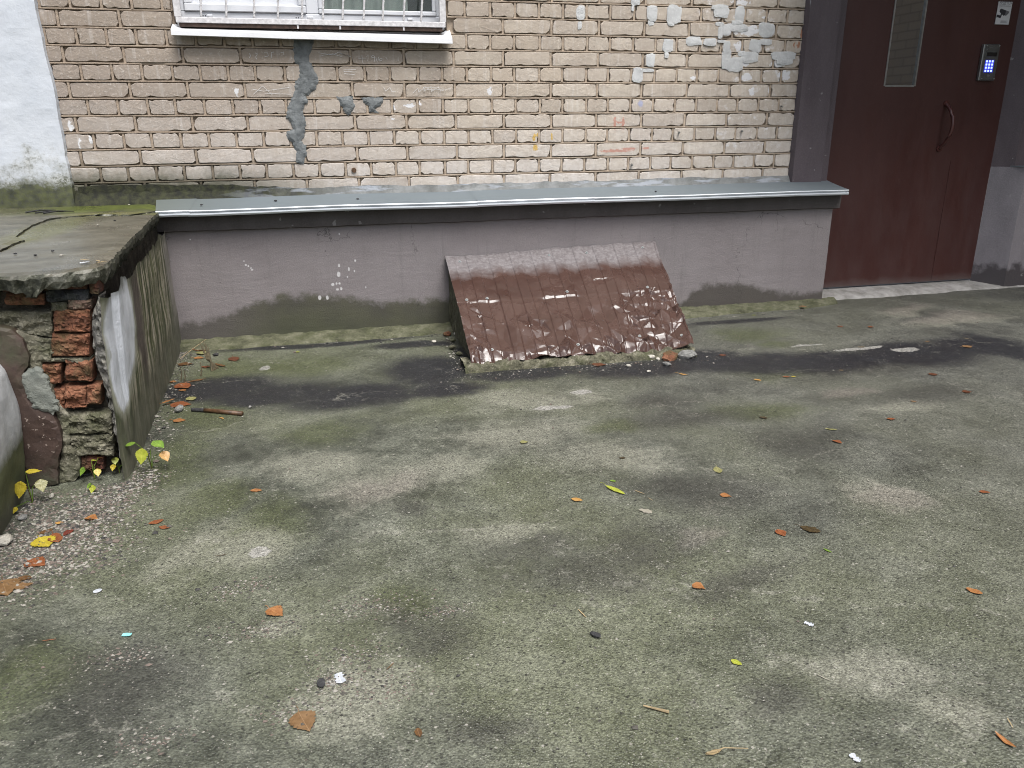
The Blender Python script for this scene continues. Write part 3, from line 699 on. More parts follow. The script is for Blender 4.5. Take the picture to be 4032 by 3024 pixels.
def m_plinth():
    g = SG('mauve_plinth_paint', .8)
    x, y, z = g.xyz()
    xz = g.comb(x, z)
    col = g.mix(g.mr(g.noise(2.5, 5, .6, xz), .35, .65), (0.1897, 0.1692, 0.1730), (0.2298, 0.2094, 0.2146))
    col = g.mix(g.mr(g.noise(150, 3, .7), .35, .7, 0, .5), col, (0.2699, 0.2426, 0.2457))
    tro = g.noise(1, 4, .7, g.mul(g.warp(xz, 1.5, .3), (3.0, 14, 1)))
    col = g.mix(g.mr(tro, .45, .7, 0, .35), col, (.235, .215, .215))
    col = g.mix(g.mr(g.noise(1, 4, .75, g.mul(xz, (22, 1.6, 1))), .55, .75, 0, .3), col, (.1, .092, .09))
    hgt = g.curve(x, [(q[0], q[1]) for q in DAMP], DAMP[0][0], DAMP[-1][0])
    d = g.ma('SUBTRACT', g.ma('ADD', hgt, g.ma('MULTIPLY', g.ma('SUBTRACT', g.noise(14, 5, .7, xz), .5), .13)), z)
    dm = g.mr(d, -.02, .03, smooth=True)
    damp = g.mix(g.mr(g.noise(7, 4, .6, xz), .35, .65), (.052, .05, .038), (.076, .075, .048))
    damp = g.mix(g.mr(x, .25, .6, 0, 1), (.085, .077, .07), damp)
    damp = g.mix(g.ma('MULTIPLY', g.mr(x, 2.6, 2.9), .8), damp, (.075, .065, .06))
    gr = g.ma('MULTIPLY', g.mr(d, .03, .2), g.ma('MULTIPLY', g.mr(x, .2, .6), g.mr(x, 2.3, 1.2)))
    damp = g.mix(g.ma('MULTIPLY', gr, .7), damp, (.046, .054, .024))
    col = g.mix(g.ma('MULTIPLY', dm, .95), col, damp)
    dots = g.mr(g.ma('ADD', g.blobs(g.warp(xz, 120, .006), PLINTH_DOTS), g.ma('MULTIPLY', g.noise(260, 2, .6, xz), .5)), 1.25, 1.05, 0, .8)
    col = g.mix(dots, col, (.62, .61, .62))
    col = g.mix(g.mr(g.noise(60, 2, .5, xz), .74, .77, 0, .8), col, (.05, .045, .045))
    vc = g.voro(3.2, 'DISTANCE_TO_EDGE', g.warp(xz, 9, .16, 4))
    crk = g.ma('MULTIPLY', g.mr(vc, .006, .002), g.mr(g.noise(2.6, 3, .6, xz), .53, .6))
    col = g.mix(g.ma('MULTIPLY', crk, .7), col, (.03, .028, .026))
    h = g.ma('ADD', g.noise(150, 4, .7), g.ma('MULTIPLY', tro, 1.5))
    return g.done(col, g.bump(h, .6, .003))


def m_paint(name, a, b, rough=.7, dirt=None, dirt_h=.25):
    g = SG(name, rough)
    x, y, z = g.xyz()
    col = g.mix(g.mr(g.noise(5, 5, .65, g.mul(g.pos, (1.5, 1.5, .5))), .35, .65), a, b)
    col = g.mix(g.mr(g.noise(160, 3, .7), .45, .7, 0, .35), col, tuple(1.5 * q for q in b))
    if dirt:
        m = g.mr(g.ma('ADD', z, g.ma('MULTIPLY', g.ma('SUBTRACT', g.noise(9, 4, .6), .5), .3)), dirt_h, dirt_h - .05)
        col = g.mix(m, col, dirt)
    col = g.mix(g.mr(g.noise(24, 2, .5), .72, .75, 0, .6), col, (.33, .32, .32))
    return g.done(col, g.bump(g.ma('ADD', g.noise(70, 5, .7), g.noise(8, 3, .5)), .45, .004))


def m_door():
    g = SG('maroon_door_enamel', .42)
    x, y, z = g.xyz()
    st = g.noise(1, 5, .65, g.mul(g.pos, (5, 1, 1.1)))
    sm = g.noise(1, 5, .7, g.mul(g.pos, (7, 1, 2.0)))
    col = g.mix(g.mr(st, .35, .7), (.052, .0165, .0145), (.062, .021, .018))
    # dust and shoe scuffs on the lower half
    low = g.ma('MULTIPLY', g.mr(z, .95, .55), g.mr(sm, .42, .7, 0, .35))
    col = g.mix(low, col, (.085, .052, .05))
    col = g.mix(g.ma('MULTIPLY', g.mr(g.noise(150, 3, .6), .6, .75), .25), col, (.11, .08, .075))
    col = g.mix(g.mr(g.ma('ADD', z, g.ma('MULTIPLY', g.noise(12, 3, .6), .06)), .12, .06, 0, .6), col, (.13, .11, .105))
    rough = g.mr(sm, .35, .7, .36, .62)
    return g.done(col, g.bump(g.ma('ADD', g.noise(3, 3, .5), g.ma('MULTIPLY', g.noise(60, 4, .6), .3)), .12, .01), rough)


def m_sheet():
    g = SG('brown_profiled_sheet', .2)
    g.set('IOR', 1.55)
    uvn = g.node('ShaderNodeUVMap', uv_map='uv')
    u, v, _ = g.xyz(uvn.outputs[0])
    n = g.noise(7, 5, .65)
    col = g.mix(g.mr(n, .35, .65), (.054, .029, .023), (.074, .042, .034))
    edge = g.ma('ADD', v, g.ma('MULTIPLY', g.ma('SUBTRACT', g.noise(16, 5, .7), .5), .16))
    rib = g.ma('MULTIPLY', g.ma('SINE', g.ma('MULTIPLY', u, 62.8)), .012)
    dust = g.mr(g.ma('ADD', edge, rib), .27, .15, 0, .9)
    dust = g.ma('MULTIPLY', dust, g.mr(u, 1.06, .9, .7, 1))
    dcol = g.mix(g.mr(g.noise(55, 5, .7), .4, .65), (.12, .108, .11), (.22, .205, .21))
    col = g.mix(dust, col, dcol)
    col = g.mix(g.mr(g.noise(22, 5, .75), .62, .74, 0, .3), col, (.27, .19, .17))
    scr = g.noise(1, 3, .6, g.mul(g.warp(g.pos, 3, .3), (90, 9, 30)))
    col = g.mix(g.mr(scr, .73, .77, 0, .7), col, (.62, .58, .58))
    rough = g.ma('ADD', g.mr(n, .3, .7, .2, .32), g.ma('MULTIPLY', dust, .55))
    return g.done(col, g.bump(g.noise(12, 3, .5), .12, .01), rough)


def m_zinc():
    g = SG('galvanised_flashing', .38, .75)
    x, y, z = g.xyz()
    n = g.noise(4, 5, .65)
    col = g.mix(g.mr(n, .35, .65), (.7, .74, .79), (.8, .84, .88))
    # dust and washed-down grime on top, plus the wall's dark reflection painted in
    dirt = g.ma('MULTIPLY', g.mr(g.noise(1, 5, .7, g.mul(g.pos, (2.5, 9, 4))), .35, .65), g.mr(y, -.289, -.282))
    dirt = g.ma('MAXIMUM', dirt, g.mr(y, -.289, -.282, 0, .96))
    col = g.mix(g.ma('MULTIPLY', dirt, .95), col, (.075, .1, .113))
    gm = g.ma('MULTIPLY', g.mr(x, .5, .1), g.mr(y, -.289, -.282))
    col = g.mix(g.ma('MULTIPLY', gm, .5), col, (.09, .1, .07))
    g.set('Metallic', g.ma('SUBTRACT', .5, g.ma('MULTIPLY', dirt, .5)))
    return g.done(col, g.bump(g.noise(9, 3, .5), .1, .01), g.ma('ADD', g.mr(n, .3, .7, .32, .45), g.ma('MULTIPLY', dirt, .3)))


def m_whitewall():
    g = SG('white_plaster', .85)
    x, y, z = g.xyz()
    xz = g.comb(x, z)
    col = g.mix(g.mr(g.noise(4, 5, .6, xz), .35, .65), (.54, .58, .64), (.64, .675, .73))
    col = g.mix(g.mr(g.noise(45, 4, .7, xz), .62, .72, 0, .3), col, (.42, .42, .42))
    low = g.ma('ADD', g.mr(z, 1.22, .72), g.ma('MULTIPLY', g.ma('SUBTRACT', g.noise(9, 6, .72, xz), .5), 1.5))
    col = g.mix(g.mr(low, .55, .95, 0, .7), col, (.42, .42, .38))
    spk = g.ma('MULTIPLY', g.mr(low, .6, 1.05), g.mr(g.noise(60, 5, .75, xz), .47, .56))
    col = g.mix(g.ma('MULTIPLY', spk, .95), col, (.06, .065, .03))
    low2 = g.ma('ADD', g.mr(z, .88, .74), g.ma('MULTIPLY', g.ma('SUBTRACT', g.noise(12, 5, .7, xz), .5), 1.1))
    col = g.mix(g.mr(low2, .4, .75, 0, .95), col, g.mix(g.mr(g.noise(30, 4, .6, xz), .35, .65), (.03, .034, .02), (.1, .11, .045)))
    return g.done(col, g.bump(g.ma('ADD', g.noise(40, 5, .7), g.noise(8, 3, .6)), .4, .005))


def m_shell():
    """peeling side of the low wall: bare grey render, brown paint flakes, green streaks, one white area"""
    g = SG('peeling_streaked_render', .8)
    x, y, z = g.xyz()
    yz = g.comb(y, z)
    st = g.noise(1, 6, .7, g.mul(g.warp(yz, 6, .03), (26, 1.6, 1)))
    st2 = g.noise(1, 5, .7, g.mul(g.warp(yz, 8, .02), (60, 3.5, 1)))
    col = g.ramp(st, [(.41, (.03, .038, .011)), (.47, (.08, .094, .03)), (.515, (.17, .165, .1)), (.56, (.42, .38, .3))])
    col = g.mix(g.mr(st2, .52, .6, 0, .75), col, (.04, .045, .017))
    col = g.mix(g.mr(st2, .42, .36, 0, .6), col, (.38, .34, .28))
    w = g.warp(yz, 14, .05)
    fl = g.ma('MULTIPLY', g.mr(g.blobs(w, [(-1.40, .47, .09, .17), (-1.34, .34, .07, .2), (-1.52, .6, .06, .06)]), 1.15, .9), g.mr(st2, .62, .52))
    col = g.mix(g.ma('MULTIPLY', fl, .9), col, (.06, .042, .04))
    pale = g.mr(g.ma('ADD', y, g.ma('MULTIPLY', g.ma('SUBTRACT', st, .5), .9)), -.55, -.3, 0, .85)
    col = g.mix(pale, col, (.27, .25, .23))
    # grey-green lower part
    lo = g.ma('ADD', g.mr(z, .34, .06), g.ma('MULTIPLY', g.ma('SUBTRACT', g.noise(7, 4, .6, yz), .5), .6))
    col = g.mix(g.mr(lo, .3, .75, 0, .85), col, g.mix(g.mr(g.noise(16, 4, .6, yz), .35, .65), (.075, .078, .052), (.125, .125, .09)))
    # white painted lens with a grey-green rim
    ln = g.ma('ADD', g.blobs(g.warp(yz, 9, .025), [(-1.635, .455, .175, .185), (-1.735, .32, .075, .12), (-1.58, .56, .09, .07)]), g.ma('MULTIPLY', g.ma('SUBTRACT', st2, .5), .35))
    col = g.mix(g.mr(ln, 1.3, 1.1, 0, .9), col, (.3, .3, .24))
    col = g.mix(g.mr(ln, 1.05, .9), col, g.mix(g.mr(st, .4, .65), (.62, .65, .71), (.76, .79, .85)))
    gr = g.mr(g.ma('ADD', g.mr(y, -1.1, -.2), g.ma('MULTIPLY', g.noise(5, 4, .6, yz), .5)), .7, 1.0)
    top = g.mr(g.ma('ADD', z, g.ma('MULTIPLY', g.ma('SUBTRACT', g.noise(12, 4, .6, yz), .5), .12)), .53, .58)
    col = g.mix(g.ma('MULTIPLY', top, .8), col, (.04, .045, .02))
    h = g.ma('ADD', g.ma('MULTIPLY', st2, .8), g.noise(80, 5, .7))
    return g.done(col, g.bump(h, .5, .005))


def m_rough(name, stops, scale=14, bump=.9, moss=None):
    g = SG(name, .9)
    n = g.noise(scale, 6, .72)
    col = g.ramp(n, stops)
    col = g.mix(g.mr(g.noise(120, 4, .7), .55, .72, 0, .5), col, tuple(min(1, q * 1.9) for q in stops[-1][1]))
    col = g.mix(g.mr(g.noise(60, 4, .7), .62, .72, 0, .8), col, tuple(q * .25 for q in stops[0][1]))
    if moss:
        col = g.mix(g.ma('MULTIPLY', g.mr(g.noise(11, 4, .65), .5, .64), moss), col, (.05, .058, .02))
    return g.done(col, g.bump(g.ma('ADD', g.noise(55, 6, .75), g.ma('MULTIPLY', g.voro(45, 'F1'), .6)), bump, .008))


def m_slab():
    g = SG('wet_mossy_slab', .42)
    x, y, z = g.xyz()
    xy = g.comb(x, y)
    col = g.ramp(g.noise(1, 5, .65, g.mul(g.warp(xy, 2, .3), (5, 9, 1))), [(.33, (0.051, 0.048, 0.0331)), (.52, (0.09, 0.084, 0.0616)), (.7, (0.135, 0.129, 0.0997))])
    m = g.ma('ADD', g.mr(y, -.62, -.1), g.ma('MULTIPLY', g.ma('SUBTRACT', g.noise(5, 4, .65, xy), .5), 1.0))
    m = g.ma('MULTIPLY', g.mr(m, .35, .7), g.mr(x, -.55, -.25, .25, 1))
    col = g.mix(g.ma('MULTIPLY', m, .85), col, g.mix(g.mr(g.noise(22, 4, .6, xy), .35, .65), (.05, .068, .008), (.105, .128, .02)))
    edge = g.ma('MULTIPLY', g.mr(g.blobs(g.warp(xy, 8, .05), [(-.2, -.85, .1, .5), (-.05, -.4, .3, .05)]), 1.2, .6), .7)
    col = g.mix(edge, col, (.1, .1, .03))
    # broken sides: pale and black
    nz_ = g.xyz(g.node('ShaderNodeNewGeometry').outputs['Normal'])[2]
    side = g.mr(nz_, .75, .5)
    sc = g.ramp(g.noise(22, 6, .75), [(.38, (.022, .024, .016)), (.5, (.075, .078, .055)), (.58, (.2, .2, .165)), (.7, (.38, .37, .33))])
    nx_ = g.xyz(g.node('ShaderNodeNewGeometry').outputs['Normal'])[0]
    sc = g.mix(g.ma('MULTIPLY', g.mr(nx_, .3, .6), g.mr(y, -1.75, -1.6)), sc, g.mix(g.mr(g.noise(12, 4, .6), .4, .65), (.018, .02, .012), (.05, .05, .032)))
    col = g.mix(side, col, sc)
    g.set('Roughness', g.ma('ADD', g.mr(g.noise(3, 4, .6, xy), .35, .65, .2, .5), g.ma('MULTIPLY', side, .4)))
    nr = g.bump(g.noise(55, 6, .75), g.mr(side, 0, 1, .18, .9), .006)
    return g.done(col, nr)


M = dict(
    ground=m_ground(), brick=m_brick(False), brickmark=m_brick(True), mortar=m_mortar(), plinth=m_plinth(), door=m_door(), sheet=m_sheet(), zinc=m_zinc(),
    whitewall=m_whitewall(), shell=m_shell(), slab=m_slab(),
    smear=m_cement('fresh_grey_cement', (.115, .126, .13), (.21, .225, .23), scale=22),
    putty=m_cement('light_grey_putty', (.5, .51, .51), (.62, .63, .63), scale=16),
    fillet=m_cement('cement_fillet', (.13, .135, .13), (.25, .26, .26), moss=True),
    strip=m_rough('green_cement_strip', [(.36, (.04, .042, .022)), (.5, (.085, .087, .05)), (.66, (.15, .148, .1))], 12, .8, .5),
    thresh=m_cement('pale_threshold_cement', (.2, .195, .18), (.4, .39, .38), scale=9),
    kerb=m_rough('crumbling_kerb_concrete', [(.35, (.035, .034, .02)), (.53, (.1, .096, .062)), (.7, (.24, .225, .17))], 24, 1.0, .6),
    jamb=m_paint('dark_mauve_paint', (.078, .062, .07), (.11, .09, .1), .65),
    rplinth=m_paint('right_mauve_paint', (.2, .185, .2), (.25, .232, .248), .7, (.07, .062, .066), .17),
    frieze=m_paint('dark_frieze_paint', (.075, .066, .064), (.1, .09, .088), .8),
    red=m_rough('broken_red_brick', [(.33, (.065, .027, .016)), (.5, (.19, .074, .038)), (.68, (.31, .155, .09))], 19, 1.0, .6),
    darkbrick=m_rough('sooty_red_brick', [(.35, (.05, .022, .016)), (.55, (.13, .045, .028)), (.7, (.2, .085, .055))], 16, 1.0, .5),
    slate=m_rough('slate_dark_brick', [(.35, (.02, .022, .026)), (.55, (.05, .054, .062)), (.7, (.1, .1, .105))], 18, .9, .3),
    stone=m_rough('grey_rubble_mortar', [(.35, (.075, .072, .045)), (.52, (.17, .16, .115)), (.7, (.33, .31, .25))], 15, 1.0, .5),
    pink=m_rough('pinkish_rubble', [(.35, (.12, .07, .05)), (.55, (.26, .16, .13)), (.7, (.38, .28, .24))], 22, 1.0, .6),
    core=m_rough('dark_wall_core', [(.35, (.03, .026, .02)), (.55, (.075, .065, .05)), (.7, (.14, .12, .095))], 16, 1.0, .3),
    shelledge=m_rough('broken_render_edge', [(.35, (.075, .074, .066)), (.52, (.16, .155, .14)), (.7, (.3, .285, .25))], 22, 1.1, .25),
    greypatch=m_cement('pale_teal_render', (.13, .142, .125), (.22, .232, .205), scale=18),
    white=plain('white_enamel', (.72, .73, .75), .35, 0, .06, 12),
    whiterust=plain('chalky_white_paint', (.6, .59, .6), .6, 0, .22, 60, .2),
    pvc=plain('white_pvc', (.7, .72, .76), .3, 0, .03, 6),
    rustwood=plain('rusty_dark_board', (.05, .03, .022), .85, 0, .6, 40, .5),
    steel=plain('brushed_steel', (.32, .33, .33), .35, .85, .15, 40),
    darksteel=plain('dark_intercom_plate', (.13, .135, .135), .35, .5, .2, 30),
    black=plain('black_plastic', (.012, .012, .014), .25, 0, .1, 20),
    screw=plain('zinc_screw', (.55, .58, .58), .35, .7, .1, 200),
    handle=plain('maroon_handle_enamel', (.085, .03, .027), .25, 0, .15, 30),
    bark=plain('wet_bark', (.085, .045, .022), .5, 0, .5, 60, .4),
    straw=plain('dry_stalk', (.3, .23, .13), .7, 0, .3, 60),
    drystalk=plain('rotten_stalk', (.075, .06, .032), .8, 0, .5, 80, .5),
    chalk=plain('chalk', (.8, .79, .78), .95, 0, .15, 200),
    ink=plain('dark_print', (.03, .03, .04), .5, 0, .1, 60),
    greyink=plain('grey_print', (.16, .16, .18), .5, 0, .1, 60),
    paper=plain('notice_board', (.68, .69, .72), .4, 0, .04, 30),
    canopy=m_cement('canopy_concrete', (.2, .195, .185), (.3, .295, .28), scale=3),
)


_k = SG('window_pane', .03)
_k.set('IOR', 2.4)
_k.set('Alpha', .3)
M['glass'] = _k.done((.05, .065, .06))
M['curtain'] = plain('grey_green_curtain', (.5, .6, .54), .9, 0, .2, 5)
M['dark_room'] = plain('dark_interior', (.03, .035, .034), .9)
M['doorglass'] = SG('door_pane', .03).done((.03, .036, .046))
M['doorglass'].node_tree.nodes['Principled BSDF'].inputs['IOR'].default_value = 3.2
_k = SG('lit_key', .4)
_k.set('Emission Color', (.28, .36, 1.0))
_k.set('Emission Strength', .9)
M['key'] = _k.done((.3, .35, .8))
_k = SG('key_field', .4)
_k.set('Emission Color', (.05, .07, .9))
_k.set('Emission Strength', .22)
M['keyfield'] = _k.done((.02, .02, .12))


def m_leaf(name, a, b, spot, rough=.42):
    g = SG(name, rough)
    o = g.obj()
    x, y, z = g.xyz(o)
    col = g.mix(g.mr(g.noise(60, 4, .6, o), .35, .65), a, b)
    col = g.mix(g.mr(g.noise(170, 4, .65, o), .58, .68, 0, .8), col, spot)
    vein = g.mr(g.ma('ABSOLUTE', y), .0009, .0002, 0, .6)
    col = g.mix(vein, col, tuple(min(1, q * 1.4 + .03) for q in b))
    g.set('Subsurface Weight', 0.0)
    return g.done(col, g.bump(g.noise(200, 3, .6, o), .35, .002))


LEAF = dict(
    orange=m_leaf('leaf_orange', (0.224, 0.088, 0.027), (0.320, 0.150, 0.054), (0.095, 0.034, 0.012)),
    amber=m_leaf('leaf_amber', (0.340, 0.170, 0.034), (0.408, 0.245, 0.082), (0.170, 0.068, 0.020)),
    rust=m_leaf('leaf_rust', (0.143, 0.042, 0.015), (0.231, 0.082, 0.031), (0.054, 0.020, 0.010)),
    darkrust=m_leaf('leaf_dark_rust', (0.068, 0.024, 0.011), (0.122, 0.044, 0.019), (0.027, 0.012, 0.007)),
    red=m_leaf('leaf_red', (0.095, 0.017, 0.012), (0.150, 0.034, 0.020), (0.034, 0.010, 0.007)),
    brown=m_leaf('leaf_brown', (0.075, 0.037, 0.014), (0.136, 0.068, 0.024), (0.027, 0.014, 0.007)),
    darkbrown=m_leaf('leaf_dark_brown', (0.034, 0.024, 0.011), (0.065, 0.045, 0.019), (0.015, 0.010, 0.005)),
    tanleaf=m_leaf('leaf_tan', (0.136, 0.075, 0.031), (0.204, 0.122, 0.058), (0.061, 0.031, 0.014)),
    tan=m_leaf('leaf_straw', (0.245, 0.177, 0.088), (0.340, 0.265, 0.150), (0.136, 0.088, 0.041)),
    pale=m_leaf('chip_pale', (0.231, 0.218, 0.170), (0.313, 0.292, 0.245), (0.136, 0.122, 0.095)),
    yellow=m_leaf('leaf_yellow', (0.340, 0.272, 0.020), (0.422, 0.340, 0.041), (0.170, 0.102, 0.014)),
    yellowgreen=m_leaf('leaf_yellow_green', (0.245, 0.286, 0.027), (0.340, 0.360, 0.048), (0.095, 0.116, 0.014)),
    green=m_leaf('leaf_green', (0.088, 0.177, 0.020), (0.163, 0.258, 0.034), (0.041, 0.075, 0.014)),
    olive=m_leaf('leaf_olive', (0.163, 0.163, 0.054), (0.258, 0.245, 0.109), (0.082, 0.068, 0.020)),
    white=m_leaf('scrap_white', (.36, .39, .43), (.5, .52, .55), (.25, .25, .27)),
    cyan=m_leaf('scrap_cyan', (.18, .5, .5), (.28, .62, .6), (.14, .4, .4)),
)

# ------------------------------------------------------------------ ground
def gz(x, y):
    return .004 * nz(x * 1.1, y * 1.1, 3.3) + .0015 * nz(x * 5, y * 5, 1.0)


def coords(lo, hi, step, far):
    c = [lo + step * i for i in range(int((hi - lo) / step) + 1)]
    return [lo - f for f in reversed(far)] + c + [c[-1] + f for f in far]


_far = [.5, 1.5, 4, 12, 40]
_xs, _ys = coords(-1.0, 6.0, .022, _far), coords(-4.0, .25, .022, _far)
_v = [(x, y, gz(x, y) if -1.1 < x < 6.1 and -4.1 < y < .3 else 0) for y in _ys for x in _xs]
_n = len(_xs)
_fc = [(j * _n + i, j * _n + i + 1, (j + 1) * _n + i + 1, (j + 1) * _n + i) for j in range(len(_ys) - 1) for i in range(_n - 1)]
gnd = tag(mk('ground', _v, _fc, M['ground'], smooth=True), kind='structure')
# where the concrete is mossy, worn pale, pinkish, darkened by damp, tarry or splashed with cement
_gx, _gy = np.array([p[0] for p in _v]), np.array([p[1] for p in _v])
_wx = np.array([.13 * nz(p[0] * 2.2, p[1] * 2.2, 20) + .04 * nz(p[0] * 9, p[1] * 9, 21) + .018 * nz(p[0] * 30, p[1] * 30, 24) for p in _v])
_wy = np.array([.13 * nz(p[0] * 2.2, p[1] * 2.2, 22) + .04 * nz(p[0] * 9, p[1] * 9, 23) + .018 * nz(p[0] * 30, p[1] * 30, 25) for p in _v])


def stain(L, d0, d1, amt, k=1.0):
    d = np.full(len(_v), 9.0)
    for cx, cy, rx, ry in L:
        d = np.minimum(d, np.sqrt(((_gx + _wx * k - cx) / rx) ** 2 + ((_gy + _wy * k - cy) / ry) ** 2))
    t = np.clip((d0 - d) / (d0 - d1), 0, 1)
    return amt * t * t * (3 - 2 * t)


for nm, ch in (('stain_a', (stain(ST_MOSS, 1.7, .1, .95), stain(ST_LIGHT, 1.8, .1, .95), stain(ST_PINK, 1.6, .2, .9))),
               ('stain_b', (stain(ST_DIM, 1.8, .1, .9), stain(ST_DARK, 1.9, .55, 1.0, .35), stain(ST_WHITE, 1.3, .3, 1.0, .15)))):
    at = gnd.data.attributes.new(nm, 'FLOAT_COLOR', 'POINT')
    at.data.foreach_set('color', np.stack(list(ch) + [np.ones(len(_v))], -1).astype(np.float32).ravel())

# cement strip along the foot of the plinth
def strip_pt(u, v):
    x = .1 + 3.72 * u
    wd = (.13 + .03 * nz(x * 1.7, 0, 5) + .018 * nz(x * 9, 0, 2)) * min(1, (3.85 - x) / .5 + .25)
    y = -.195 - wd * v
    return (x, y, max(.004, .028 * (1 - v) ** .8 + .004 + .007 * fbm(x * 16, y * 16, 1, 5)) if v < .99 else -.004)


tag(B().grid(420, 12, strip_pt).obj('cement_strip', M['strip'], smooth=False), kind='structure')

# threshold cement in front of the door
def thr(u, v):
    x = 3.70 + 1.75 * u
    y = .06 - (.20 + .035 * nz(x * 3, 1, 2) + .012 * nz(x * 14, 1, 2)) * v
    return (x, y, .03 - .024 * v ** 1.5 + .003 * fbm(x * 8, y * 8) if v < .99 else -.004)


tag(B().grid(90, 8, thr).obj('threshold', M['thresh'], smooth=True), kind='structure')

# ------------------------------------------------------------------ brick wall
wall = thing('brick_wall', 'beige brick facade with grey cement repairs and paint spots above the plinth', 'wall', (1.6, 0, .70))
WB = Vector((1.6, 0, .70))


def brick_mesh(w, h, seed):
    r = random.Random(seed)
    n, pts = 22, []
    per = 2 * (w + h)
    cr_ = [r.choice((.002, .003, .005, .010)) for _ in range(4)]
    for i in range(n):
        t = (i + r.uniform(-.25, .25)) / n * per % per
        if t < w: p = (t - w / 2, -h / 2)
        elif t < w + h: p = (w / 2, t - w - h / 2)
        elif t < 2 * w + h: p = (w / 2 - (t - w - h), h / 2)
        else: p = (-w / 2, h / 2 - (t - 2 * w - h))
        # round the corners and chip the arrises
        cx, cy = w / 2 - abs(p[0]), h / 2 - abs(p[1])
        k = max(0, cr_[i * 4 // n] - cx - cy) * .5
        ch = r.random()
        k += abs(r.gauss(0, .0011)) + (r.uniform(.002, .0055) if ch > .88 else 0)
        q = Vector(p)
        d = Vector((math.copysign(1, p[0]) if cx < .012 else 0, math.copysign(1, p[1]) if cy < .012 else 0))
        pts.append(q - d * k)
    v, f = [], []
    tx, tz = r.uniform(-.012, .012), r.uniform(-.02, .02)
    for p in pts:
        v.append((p.x, .022, p.y))
    for p in pts:
        v.append((p.x, .0036 + r.uniform(-.001, .001), p.y))
    ins = .0019
    for p in pts:
        q = Vector((p.x * (1 - 2 * ins / w), p.y * (1 - 2 * ins / h)))
        v.append((q.x, .0006 + q.x * tx + q.y * tz + r.uniform(-.0006, .0006), q.y))
    v.append((0, -.0003, 0))
    for k in (0, 1):
        for i in range(n):
            j = (i + 1) % n
            f.append((k * n + i, k * n + j, (k + 1) * n + j, (k + 1) * n + i))
    for i in range(n):
        f.append((2 * n + i, 2 * n + (i + 1) % n, 3 * n))
    return mesh_data('brick', v, f, M['brick'])


ST = [brick_mesh(.249, .0665, 100 + i) for i in range(16)]
HD = [brick_mesh(.119, .0665, 300 + i) for i in range(22)]
WX0, WX1, OX0, OX1 = -.45, 3.556, .238, 1.532
ROWS = []
rb = random.Random(11)
for r in range(-1, 18):
    z0 = .79 + .077 * r
    if r % 2 == 0:
        js = [.065 + .13 * m for m in range(-5, 29)]
    else:
        js = [.26 * m for m in range(-3, 16)]
    js = [WX0] + [x + rb.gauss(0, .0025) for x in js if WX0 + .04 < x < WX1 - .04] + [WX1]
    segs = []
    for a, b in zip(js, js[1:]):
        if r >= 9:
            if a < OX1 and b > OX0:
                if a < OX0 - .03: segs.append((a, OX0))
                if b > OX1 + .03: segs.append((OX1, b))
                continue
        segs.append((a, b))
    ROWS.append((r, z0, segs))
mort, rest = B(), B()
MARKS = PAINT_WHITE + PAINT_YELLOW + PAINT_RED + RUST + PAINT_BLUE + SPLASH
for r, z0, segs in ROWS:
    for i, (a, b) in enumerate(segs):
        w = b - a - .0115
        cx, cz = (a + b) / 2, z0 + .0385 + rb.gauss(0, .0007)
        if r <= 12:
            lib, bw = (ST, .249) if w > .17 else (HD, .119)
            o = link('brick', rb.choice(lib), wall, None, False)
            o.location = Vector((cx, rb.gauss(0, .0012), cz)) - WB
            o.scale = (w / bw, 1, 1 + rb.uniform(-.025, .02))
            if rb.random() < .5:
                o.rotation_euler = (0, math.pi, 0)
            o.rotation_euler.y += rb.gauss(0, .004)
            if any(abs(cx - m[0]) < m[2] * 1.3 + w / 2 + .02 and abs(cz - m[1]) < m[3] * 1.3 + .055 for m in MARKS):
                o.material_slots[0].link = 'OBJECT'
                o.material_slots[0].material = M['brickmark']
        else:
            rest.box(a + .006, b - .006, 0, .02, z0 + .006, z0 + .072, .002)
        # perpend mortar
        if i + 1 < len(segs) and abs(segs[i + 1][0] - b) < .001:
            d = .0022 + rb.uniform(-.001, .003)
            mort.grid(1, 3, lambda u, v, b=b, z0=z0, d=d: (b - .0054 + .0108 * u, d + .002 * nz(b * 40, v * 3 + z0 * 50, u), z0 + .003 + .071 * v))
    # bed joint: a tooled bead between two dark lines
    runs = [(WX0, WX1)] if r < 9 else [(WX0, OX0), (OX1, WX1)]
    for a, b in runs:
        n = int((b - a) / .016)
        def bead(u, v, a=a, b=b, z0=z0):
            x = a + (b - a) * u
            q = v * 2 - 1
            wob = .0016 * nz(x * 2.2, z0 * 31, 4) + .0006 * nz(x * 25, z0 * 31, 8)
            hurt = max(0, nz(x * 6, z0 * 17, 12) - .25) * .02 + max(0, nz(x * 31, z0 * 23, 2) - .4) * .012
            return (x, .0155 - (.0150 - min(.011, hurt)) * (1 - abs(q) ** 7), z0 + q * .0051 + wob)
        mort.grid(n, 5, bead)
mort.box(WX0, OX0, .0162, .25, .60, 2.18)
mort.box(OX1, WX1, .0162, .25, .60, 2.18)
mort.box(OX0, OX1, .0162, .25, .60, 1.478)
mort.obj('mortar', M['mortar'], wall)
tag(rest.obj('upper_bricks', M['brick'], wall), kind='stuff')

# the facade further up, above the picture
def m_far():
    g = SG('far_brickwork', .88)
    x, y, z = g.xyz()
    br = g.node('ShaderNodeTexBrick')
    g.put(br.inputs['Vector'], g.comb(g.ma('ADD', x, y), z))
    for k, v in (('Color1', (.34, .27, .2)), ('Color2', (.38, .31, .23)), ('Mortar', (.22, .17, .125))):
        g.put(br.inputs[k], v)
    for k, v in (('Scale', 1.0), ('Brick Width', .26), ('Row Height', .077), ('Mortar Size', .006)):
        g.put(br.inputs[k], v)
    return g.done(br.outputs[0])


